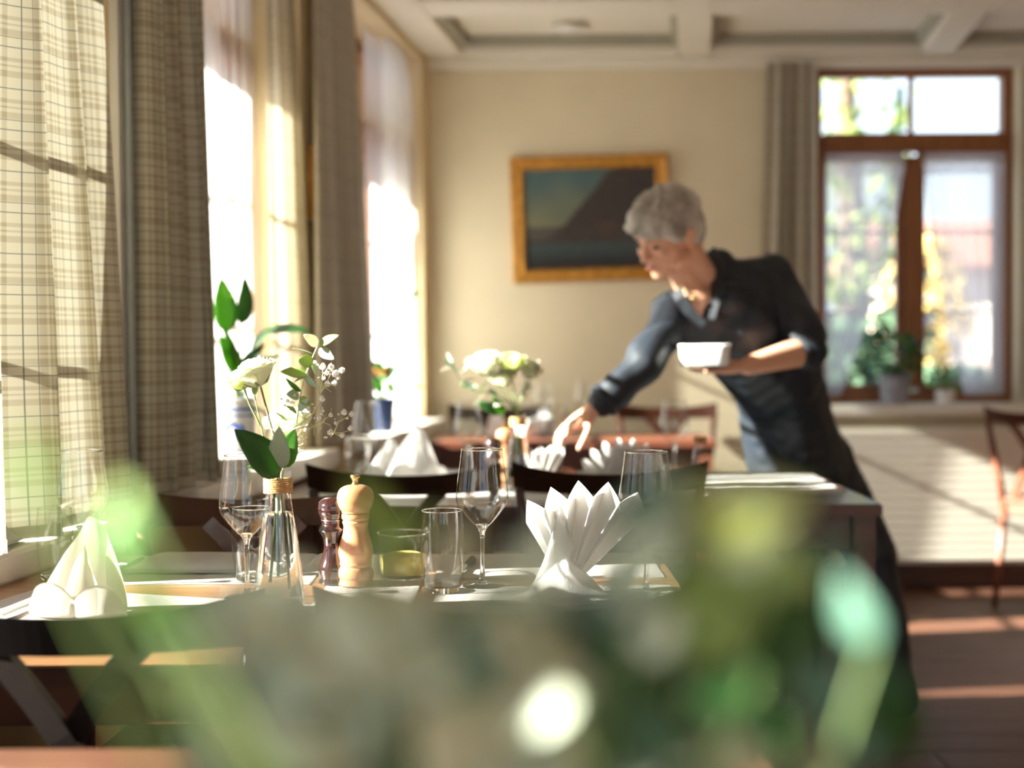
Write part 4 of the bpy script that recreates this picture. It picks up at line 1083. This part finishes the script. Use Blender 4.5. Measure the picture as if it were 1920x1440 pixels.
base_a = -math.pi / 2 - .05
orn([(base_a - .75, .082), (base_a - .70, .100), (base_a - .45, .115), (base_a - .15, .118), (base_a + .1, .108), (base_a + .15, .092)], .0045)
orn([(base_a + .05, .088), (base_a + .25, .080), (base_a + .45, .092), (base_a + .4, .108), (base_a + .2, .11)], .006)
orn([(base_a + .5, .07), (base_a + .7, .09), (base_a + .8, .075)], .004)
link('handle', tube([(.035, .02, .155), (.062, .035, .145), (.070, .04, .10), (.055, .032, .05), (.036, .02, .04)], .006, 8), M['stone'], t, True)
link('soil', lathe([(0, .160), (.037, .158)], 24), M['bark'], t, True)
def relj(px, py, dD=0.0): return S(px, py, dj + dD) - jl
for (x1, y1, x2, y2, L, W, m, up, roll) in [
    (425, 625, 422, 525, .145, .075, M['leaf'], (.3, -1, .2), .2), (452, 610, 470, 528, .13, .06, M['leafd'], (.2, -1, .1), .7),
    (470, 660, 500, 612, .11, .06, M['leafd'], (0, -.5, 1), .1), (495, 625, 560, 608, .13, .055, M['leafd'], (0, -.4, 1), .2),
    (440, 690, 432, 610, .12, .05, M['leaf'], (.3, -1, .1), 1.0), (450, 690, 505, 655, .10, .050, M['leafd'], (0, -.5, 1), -.2),
    (445, 700, 425, 640, .11, .06, M['leaf'], (.3, -1, .3), .3), (452, 700, 480, 650, .10, .05, M['leafd'], (-.2, -1, .3), -.3), (455, 700, 540, 640, .12, .03, M['leafd'], (0, -.3, 1), .5),
    (440, 705, 420, 690, .08, .04, M['leafd'], (0, -.5, 1), .2), (455, 705, 490, 700, .08, .04, M['leaf'], (0, -.5, 1), .2)]:
    a = relj(x1, y1); b = relj(x2, y2, -.03); stem(t, [(0.0, 0, .155), a * .5 + Vector((0, 0, .06)), a], .003, .002, M['stem'])
    leaf(t, a, b - a, L, W, m, up=up, roll=roll, curl=.25, fold=.2)
dp = 5.42; pl = Vector((XW(dp, .02), dp, .8005))
t = thing('potted_plant', 'small leafy plant with orange blossoms in dark blue pot on the corner window sill', 'plant', pl)
pot(t, [(0, 0), (.040, 0), (.044, .01), (.050, .09), (.054, .125), (.050, .128), (.046, .12), (0, .11)], M['navyglaze'])
rnd = random.Random(12)
for i in range(34):
    a = rnd.uniform(0, 6.28); e = rnd.uniform(.1, 1.4); d = Vector((math.cos(a) * math.cos(e), math.sin(a) * math.cos(e), math.sin(e)))
    st = Vector((0, 0, .12)); tip = st + d * rnd.uniform(.05, .16)
    if i % 3 == 0: stem(t, [st, st + (tip - st) * .6 + Vector((0, 0, .01)), tip], .002, .0012, M['stem'])
    leaf(t, tip - d * .02, d + Vector((0, 0, rnd.uniform(-.6, .3))), rnd.uniform(.05, .085), .042, (M['leaf'], M['leafd'], M['leaf'])[i % 3], roll=rnd.uniform(-.6, .6), curl=.25)
def relp(px, py): return S(px, py, dp) - pl
stem(t, [(0, 0, .12), relp(722, 640), relp(728, 585), relp(752, 560), relp(772, 552)], .002, .001, M['stem'], 'long_stem')
for x, y, x2, y2 in ((728, 585, 718, 562), (740, 570, 735, 550), (752, 560, 762, 545), (765, 555, 780, 550), (735, 575, 725, 580)):
    leaf(t, relp(x, y), relp(x2, y2) - relp(x, y), .055, .022, M['leafd'], up=(0, -1, .3))
for i in range(7):
    bm = bmesh.new(); ball(bm, (0, 0, 0), (.012, .012, .009)); o = link('blossom', bm, M['terra'], t, True); o.location = relp(700 + 4 * i, 694 + 5 * (i % 2)) + Vector((0, -.03, 0))
pr = Vector((1.745, YF - .055, .8435))
t = thing('potted_plant', 'round bushy green plant in a grey-blue pot on the back window sill', 'plant', pr)
pot(t, [(0, 0), (.055, 0), (.060, .01), (.062, .06), (.066, .12), (.072, .135), (.068, .14), (.062, .13), (0, .12)], mat('blue_grey_pot', (.28, .30, .36), .4, noise=.3, nscale=20))
rnd = random.Random(31)
for i in range(190):
    d = Vector((rnd.gauss(0, 1), rnd.gauss(0, .75), rnd.gauss(0, 1))).normalized(); rr = rnd.uniform(.04, .115)
    c0 = Vector((0, 0, .225)) + Vector((d.x * 1.05, d.y * .8, d.z)) * rr
    if i % 12 == 0: stem(t, [(0, 0, .12), c0 * .6 + Vector((0, 0, .05)), c0], .002, .001, M['stem'])
    leaf(t, c0, d + Vector((0, 0, .3)), rnd.uniform(.035, .06), .022, (M['leafd'], M['leafd'], M['leaf'])[i % 3], roll=rnd.uniform(-1, 1))
for sx, nm in ((1, 'low green potted plant beside the round plant on the back window sill'),):
    pp = pr + Vector((.23, -.01, 0)); t = thing('potted_plant', nm, 'plant', pp)
    pot(t, [(0, 0), (.035, 0), (.04, .01), (.045, .06), (.042, .062), (0, .055)], M['porc'])
    for i in range(40):
        d = Vector((rnd.gauss(0, 1), rnd.gauss(0, .7), abs(rnd.gauss(0, 1)) + .2)).normalized(); c0 = Vector((0, 0, .06)) + d * rnd.uniform(.01, .09)
        if i % 8 == 0: stem(t, [(0, 0, .055), c0], .0018, .001, M['stem'])
        leaf(t, c0, d, .045, .022, (M['lime'], M['leaf'])[i % 2], roll=rnd.uniform(-1, 1))

# --- the blurred plant close to the camera
fp = Vector((.012, .47, .7505))
t = thing('potted_plant', 'large out-of-focus leafy plant right in front of the camera', 'plant', fp)
pot(t, [(0, 0), (.060, 0), (.064, .01), (.075, .10), (.082, .14), (.078, .142), (.070, .13), (0, .12)], M['stone'])
rnd = random.Random(77)
def fleaf(px, py, D, size, m, ratio=.62, d=None, stemm=True):
    c = S(px, py, D) - fp; L = size * D / F_PX
    d = d or Vector((rnd.uniform(-1, 1), rnd.uniform(-.25, .25), rnd.uniform(-.3, 1))).normalized()
    p0 = c - d * L / 2
    leaf(t, p0, d, L, L * ratio, m, up=(rnd.uniform(-1.2, .1), -1, rnd.uniform(0, 1.1)), roll=rnd.uniform(-.5, .5), curl=.15)
    if stemm:
        b0 = Vector((rnd.uniform(-.03, .03), rnd.uniform(-.02, .02), .12)); mid = b0.lerp(p0, .55) + Vector((rnd.uniform(-.01, .01), 0, -.012))
        stem(t, [b0, mid, p0], .0016, .0009, M['stem'])
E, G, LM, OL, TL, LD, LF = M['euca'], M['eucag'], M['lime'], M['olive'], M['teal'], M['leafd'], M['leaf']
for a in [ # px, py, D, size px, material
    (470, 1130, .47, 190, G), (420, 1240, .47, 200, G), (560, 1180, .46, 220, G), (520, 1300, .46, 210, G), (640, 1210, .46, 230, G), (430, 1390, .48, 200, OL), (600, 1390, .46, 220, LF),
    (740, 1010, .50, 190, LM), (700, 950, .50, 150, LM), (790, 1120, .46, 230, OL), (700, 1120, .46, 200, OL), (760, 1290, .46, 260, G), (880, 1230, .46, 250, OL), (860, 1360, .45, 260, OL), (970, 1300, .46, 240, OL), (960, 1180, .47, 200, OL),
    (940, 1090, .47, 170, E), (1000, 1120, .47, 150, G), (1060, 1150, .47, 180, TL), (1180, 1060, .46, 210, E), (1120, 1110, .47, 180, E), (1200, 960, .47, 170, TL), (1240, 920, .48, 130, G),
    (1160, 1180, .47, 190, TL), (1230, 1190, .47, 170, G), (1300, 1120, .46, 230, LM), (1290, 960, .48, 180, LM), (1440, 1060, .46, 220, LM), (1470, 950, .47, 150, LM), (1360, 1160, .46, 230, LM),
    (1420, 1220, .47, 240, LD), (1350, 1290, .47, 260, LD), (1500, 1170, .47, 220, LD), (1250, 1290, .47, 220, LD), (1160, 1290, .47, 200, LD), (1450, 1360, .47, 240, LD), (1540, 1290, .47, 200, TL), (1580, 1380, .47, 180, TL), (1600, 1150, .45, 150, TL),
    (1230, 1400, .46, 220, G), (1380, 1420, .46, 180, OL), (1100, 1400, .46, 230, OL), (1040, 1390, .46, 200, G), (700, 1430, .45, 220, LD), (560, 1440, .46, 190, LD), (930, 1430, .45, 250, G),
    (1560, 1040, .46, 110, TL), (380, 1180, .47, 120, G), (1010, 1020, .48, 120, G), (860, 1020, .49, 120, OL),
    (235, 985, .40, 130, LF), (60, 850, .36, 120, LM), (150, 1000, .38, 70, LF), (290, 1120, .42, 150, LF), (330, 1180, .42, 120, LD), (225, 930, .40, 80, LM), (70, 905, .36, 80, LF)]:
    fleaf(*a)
for a in [(1185, 1055, .462, 190), (1240, 1010, .465, 120), (520, 1100, .465, 150), (600, 1170, .46, 150), (1380, 1010, .462, 190), (1430, 960, .465, 150), (1230, 1185, .455, 130), (700, 1340, .45, 150), (790, 1240, .455, 170), (1010, 1090, .465, 150), (1270, 1410, .455, 130)]:
    fleaf(*a, M['pale'], ratio=.7)  # leaves carrying the painted highlights
for i in range(26):
    fleaf(rnd.uniform(420, 1060), rnd.uniform(1150, 1440), rnd.uniform(.44, .47), rnd.uniform(110, 190), (M['pale'], OL)[i % 2], stemm=i % 2 == 0)
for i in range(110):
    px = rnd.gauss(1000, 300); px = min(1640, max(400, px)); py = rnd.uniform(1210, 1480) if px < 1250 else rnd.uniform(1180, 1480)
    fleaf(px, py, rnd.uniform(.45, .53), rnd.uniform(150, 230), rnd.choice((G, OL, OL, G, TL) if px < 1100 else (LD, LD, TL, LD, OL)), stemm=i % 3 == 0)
for i in range(8):
    b = S(1390 + rnd.uniform(-30, 30), 1000 + rnd.uniform(-20, 20), .47) - fp
rose_head(t, S(1392, 1040, .475) - fp, Vector((-.25, -.35, 1)), .0165, M['petalg'], 'blossom', seed=3, layers=4)  # pale petals stand in for a bright sunlit spot
stem(t, [(0, 0, .12), (S(1340, 1250, .475) - fp), (S(1392, 1045, .475) - fp)], .0016, .001, M['stem'])
rose_head(t, S(1200, 1085, .47) - fp, Vector((-.35, -.2, 1)), .006, M['petalg'], 'blossom', seed=4, layers=3)
stem(t, [(0, 0, .12), (S(1150, 1250, .47) - fp), (S(1200, 1090, .47) - fp)], .0016, .001, M['stem'])

# ---------------------------------------------------------------- the person
PF = Vector((1.02, 4.42, 0.0))
t = thing('person', 'person with short grey hair in dark shirt leaning over the table, holding a dish', 'person', PF)
def B(px, py, D): return P(px, py, D) - PF
HC = B(1250, 430, 3.93)
fwd = Vector((-.70, -.50, -.46)).normalized(); upv = Vector((-.22, -.32, .92)); upv = (upv - fwd * upv.dot(fwd)).normalized(); sdv = fwd.cross(upv)
HR = Matrix((sdv, fwd, upv)).transposed()            # local x = side, y = face, z = crown
def H(x, y, z): return HC + HR @ Vector((x, y, z))
def hb(bm, x, y, z, rx, ry, rz, sub=3): ball(bm, H(x, y, z), (rx, ry, rz), HR, sub)

shR, elR, wrR = B(1262, 588, 3.98), B(1205, 688, 3.78), B(1112, 768, 3.73)
shL, elL, wrL = B(1450, 540, 4.12), B(1518, 655, 3.98), B(1402, 686, 3.84)
hip, chest = B(1500, 850, 4.40), B(1385, 600, 4.10)
FLOOR_D = 4.36
fL, fR = PZ(1512, 1345, 0.0) - PF, PZ(1690, 1352, 0.0) - PF
fL.y = 4.33 - PF.y; fR.y = 4.30 - PF.y
fL = Vector((.86, 4.38, 0)) - PF; fR = Vector((1.155, 4.30, 0)) - PF
hipL, hipR = B(1462, 865, 4.38), B(1545, 865, 4.42)
kneeL, kneeR = Vector((.87, 4.30, .48)) - PF, Vector((1.10, 4.34, .48)) - PF

def hand(bm, wrist, F, N, S_, curl, spread=.10, L=1.0, thumb=.8):
    """F towards the fingertips, N out of the palm, S_ thumb side"""
    F = F.normalized(); N = (N - F * N.dot(F)).normalized(); S_ = S_ - F * S_.dot(F) - N * S_.dot(N); S_.normalize()
    Rm = Matrix((S_, F, N)).transposed()
    ball(bm, wrist + F * .045 * L, (.040 * L, .052 * L, .015 * L), Rm, 3); ball(bm, wrist + F * .012 * L, (.028 * L, .03 * L, .018 * L), Rm, 3)
    ball(bm, wrist + F * .035 * L + S_ * .024 * L + N * .006, (.017 * L, .032 * L, .015 * L), Rm, 2)
    for k, (off, ln) in enumerate(((.027, .072), (.009, .080), (-.009, .074), (-.027, .058))):
        p = wrist + F * .085 * L + S_ * off * L; a = curl * .45; d = (F + S_ * (off * spread * 30)).normalized(); r = .0088 * L
        for seg, fr in enumerate((.42, .32, .26)):
            dd = (d * math.cos(a) + N * math.sin(a)).normalized(); q = p + dd * ln * fr * L
            limb(bm, p, q, r, r * .92, .4); p = q; r *= .92; a += curl * .6
    p = wrist + F * .030 * L + S_ * .034 * L + N * .006 * L; dirs = ((F * .55 + S_ * thumb + N * .15), (F * .85 + S_ * .35 * thumb + N * .35), (F * .9 + N * .45)); r = .0105 * L
    for d, ln in zip(dirs, (.036, .030, .024)):
        q = p + d.normalized() * ln * L; limb(bm, p, q, r, r * .92, .4); p = q; r *= .92

body = bmesh.new()
# head: skull, face, jaw, brow, nose, lips, chin, cheeks, ears
hb(body, 0, -.012, .015, .076, .096, .088); hb(body, 0, .040, -.030, .060, .052, .070); hb(body, 0, .048, -.072, .044, .042, .040)
hb(body, 0, .074, -.100, .022, .018, .017, 2); hb(body, 0, .080, .012, .045, .016, .014, 2)
limb(body, H(0, .092, -.004), H(0, .112, -.040), .0075, .0115); 
for sx in (-1, 1):
    ball(body, H(sx * .0105, .098, -.044), .0085, sub=1); hb(body, sx * .036, .066, -.036, .022, .022, .022, 2)
    hb(body, sx * .077, -.004, -.022, .008, .018, .030, 2); hb(body, sx * .083, -.010, -.010, .006, .014, .018, 2)
    hb(body, sx * .045, .025, -.075, .022, .040, .022, 2)
hb(body, 0, .089, -.066, .021, .010, .006, 2); hb(body, 0, .087, -.077, .018, .010, .0065, 2)
neck = B(1322, 545, 4.02)
limb(body, H(0, -.030, -.055), neck, .052, .058); limb(body, H(0, .005, -.085), B(1305, 560, 3.98), .035, .045)
ball(body, B(1310, 568, 3.965), .052); limb(body, B(1312, 572, 3.965), B(1322, 598, 3.965), .044, .030)
ball(body, chest, (.11, .08, .12)); limb(body, neck, chest, .045, .05); limb(body, chest, B(1455, 710, 4.26), .085, .095); limb(body, B(1455, 710, 4.26), hip, .095, .10); limb(body, chest, shR, .06, .045); limb(body, chest, shL, .06, .045)
limb(body, shR, elR, .050, .042); limb(body, elR, wrR, .040, .026); limb(body, shL, elL, .052, .046); limb(body, elL, wrL, .046, .027)
for h_, k_, f_ in ((hipL, kneeL, fL), (hipR, kneeR, fR)):
    limb(body, hip, h_, .09, .075); limb(body, h_, k_, .080, .055); limb(body, k_, f_ + Vector((0, 0, .09)), .052, .036); limb(body, f_ + Vector((0, 0, .06)), f_ + Vector((-.10, -.04, .035)), .030, .024)
# right hand reaches down over the candle jar, left hand carries the dish from below
hand(body, wrR, B(1040, 822, 3.72) - wrR, Vector((.10, .25, -1)), Vector((-.15, -1, .1)), .62, thumb=.9)
hand(body, wrL, B(1318, 700, 3.80) - wrL, Vector((-.15, -.1, 1)), Vector((-.2, 1, .45)), .18, thumb=.9)
link('body', fuse(body, .0052, 3), M['skin'], t, True)
for sx in (-1, 1):
    e = bmesh.new(); hb(e, sx * .030, .0825, -.014, .0105, .008, .0055, 2); link('eye', e, M['eye'], t, True)
    e = bmesh.new(); limb(e, H(sx * .016, .096, .012), H(sx * .048, .080, .014), .0038, .0025); link('eyebrow', e, M['hair'], t, True)
e = bmesh.new(); hb(e, 0, .0965, -.0705, .019, .005, .0065, 2); link('lips', e, M['lips'], t, True)
# hair
hr = bmesh.new()
hb(hr, 0, -.014, .035, .088, .104, .086); hb(hr, 0, -.050, -.005, .080, .066, .078); hb(hr, 0, -.072, -.050, .052, .034, .050)
hb(hr, 0, .055, .062, .066, .052, .040); hb(hr, .012, .086, .044, .050, .026, .022, 2); hb(hr, -.030, .080, .036, .030, .024, .026, 2)
for sx in (-1, 1): hb(hr, sx * .070, .026, .010, .018, .036, .034, 2); hb(hr, sx * .072, -.040, -.012, .020, .036, .045, 2)
rnd = random.Random(3)
for i in range(46):
    a = rnd.uniform(0, 6.28); z = rnd.uniform(.02, 1); rr = math.sqrt(max(0, 1 - z * z)); p = (rr * math.cos(a) * .088, -.012 + rr * math.sin(a) * .108, .035 + z * .086)
    limb(hr, H(*p), H(p[0] * 1.05, p[1] + .030, p[2] - .008), .0075, .004, .5)
link('hair', fuse(hr, .0045, 2), M['hair'], t, True)
# shirt
def wrinkle(me, amp, sc_, amp2=0.0):
    nrm = [v.normal.copy() for v in me.vertices]
    for v, n in zip(me.vertices, nrm):
        q = v.co; v.co = q + n * (amp * mnoise.noise(Vector((q.x * sc_, q.y * sc_, q.z * sc_ * .6))) + amp2 * math.sin(38 * (q.x + q.z * .8) + 4 * mnoise.noise(q * 7)))
    return me
sh = bmesh.new()
ball(sh, chest, (.165, .120, .165)); ball(sh, B(1368, 562, 4.0), .062); ball(sh, B(1415, 560, 4.16), (.135, .12, .125)); limb(sh, B(1370, 540, 4.10), B(1440, 525, 4.14), .085, .080)
limb(sh, B(1330, 600, 4.05), shR, .105, .070); limb(sh, B(1385, 620, 4.08), B(1450, 700, 4.22), .145, .146); limb(sh, B(1450, 700, 4.24), B(1478, 780, 4.34), .140, .138)
limb(sh, B(1472, 780, 4.33), B(1500, 880, 4.38), .145, .160)
limb(sh, shR, elR, .066, .056); limb(sh, elR, B(1130, 752, 3.735), .056, .042)
limb(sh, B(1435, 535, 4.13), shL, .085, .078); limb(sh, shL, B(1512, 630, 4.0), .076, .066); limb(sh, B(1512, 630, 4.0), B(1508, 655, 3.97), .064, .058)
limb(sh, B(1338, 530, 4.08), B(1350, 505, 4.10), .060, .055)
link('shirt', wrinkle(fuse(sh, .0075, 3), .012, 9, .0022), M['shirt'], t, True)
for pts, w_ in (([(1330, 470, 4.06), (1344, 500, 4.00), (1345, 545, 3.93), (1328, 598, 3.90)], .038), ([(1268, 545, 3.93), (1276, 560, 3.905), (1292, 585, 3.90), (1318, 612, 3.895)], .030)):
    link('collar', bar([B(*q) for q in pts], w_, .006, (-.45, -.85, .2)), M['shirt'], t)
link('cuff', (tube([B(1140, 745, 3.737), B(1128, 755, 3.735)], [.046, .047], 20)), M['shirt'], t, True)
link('sleeve_cuff', tube([B(1512, 646, 3.985), B(1500, 663, 3.965)], [.068, .066], 20), M['shirt'], t, True)
# trousers with wide legs
tr = bmesh.new()
ball(tr, hip, (.150, .125, .125))
for h_, k_, f_, wd in ((hipL, kneeL, fL, .062), (hipR, kneeR, fR, .070)):
    limb(tr, hip, h_, .12, .10); limb(tr, h_, k_, .098, .080); limb(tr, k_, f_ + Vector((.01, 0, .05)), .076, wd)
link('trousers', wrinkle(fuse(tr, .008, 3), .014, 8, .002), M['shirt'], t, True)
for f_ in (fL, fR):
    s = bmesh.new(); ball(s, f_ + Vector((.005, .01, .045)), (.042, .045, .042)); limb(s, f_ + Vector((0, 0, .040)), f_ + Vector((-.13, -.06, .032)), .038, .030); ball(s, f_ + Vector((-.05, -.02, .018)), (.10, .045, .018), Matrix.Rotation(R(25), 3, 'Z'))
    me = fuse(s, .006, 2); mz = min(v.co.z for v in me.vertices)
    for v in me.vertices: v.co.z = max(v.co.z - mz * 0, .001 if v.co.z < .001 else v.co.z)
    link('shoe', me, M['shoe'], t, True)
bm = bmesh.new(); N = 30
cpt = [B(1276, 535, 3.925), B(1288, 549, 3.912), B(1300, 556, 3.908), B(1316, 552, 3.915), B(1334, 535, 3.95)]
link('necklace', tube(cpt, .0013, 6), M['brass'], t, True)
pb = bmesh.new(); ball(pb, B(1299, 559, 3.905), .007); link('pendant', pb, M['brass'], t, True)

# the white dish carried on the hand
dc = P(1322, 686, 3.80)
t = thing('dish', 'white rectangular porcelain dish resting on the person\'s open hand', 'dish', (dc.x, dc.y, dc.z), R(-12))
bm = bmesh.new()
def rr(w, d, z, n=32):
    out = []
    for i in range(n):
        a = 2 * math.pi * i / n; c_, s_ = math.cos(a), math.sin(a)
        out.append(bm.verts.new((w / 2 * math.copysign(abs(c_) ** .35, c_), d / 2 * math.copysign(abs(s_) ** .35, s_), z)))
    return out
rs = [rr(.118, .084, 0), rr(.129, .095, .004), rr(.132, .098, .05), rr(.138, .104, .056), rr(.134, .100, .057), rr(.126, .092, .05), rr(.116, .082, .010)]
for a, b in zip(rs, rs[1:]):
    for i in range(32): bm.faces.new((a[i], a[(i + 1) % 32], b[(i + 1) % 32], b[i]))
bm.faces.new(rs[0][::-1]); bm.faces.new(rs[-1]); bmesh.ops.recalc_face_normals(bm, faces=bm.faces[:])
link('bowl', bm, M['porc'], t, True)
link('napkin_fill', boxm((0, 0, .034), (.11, .075, .034), .008), M['linen'], t)
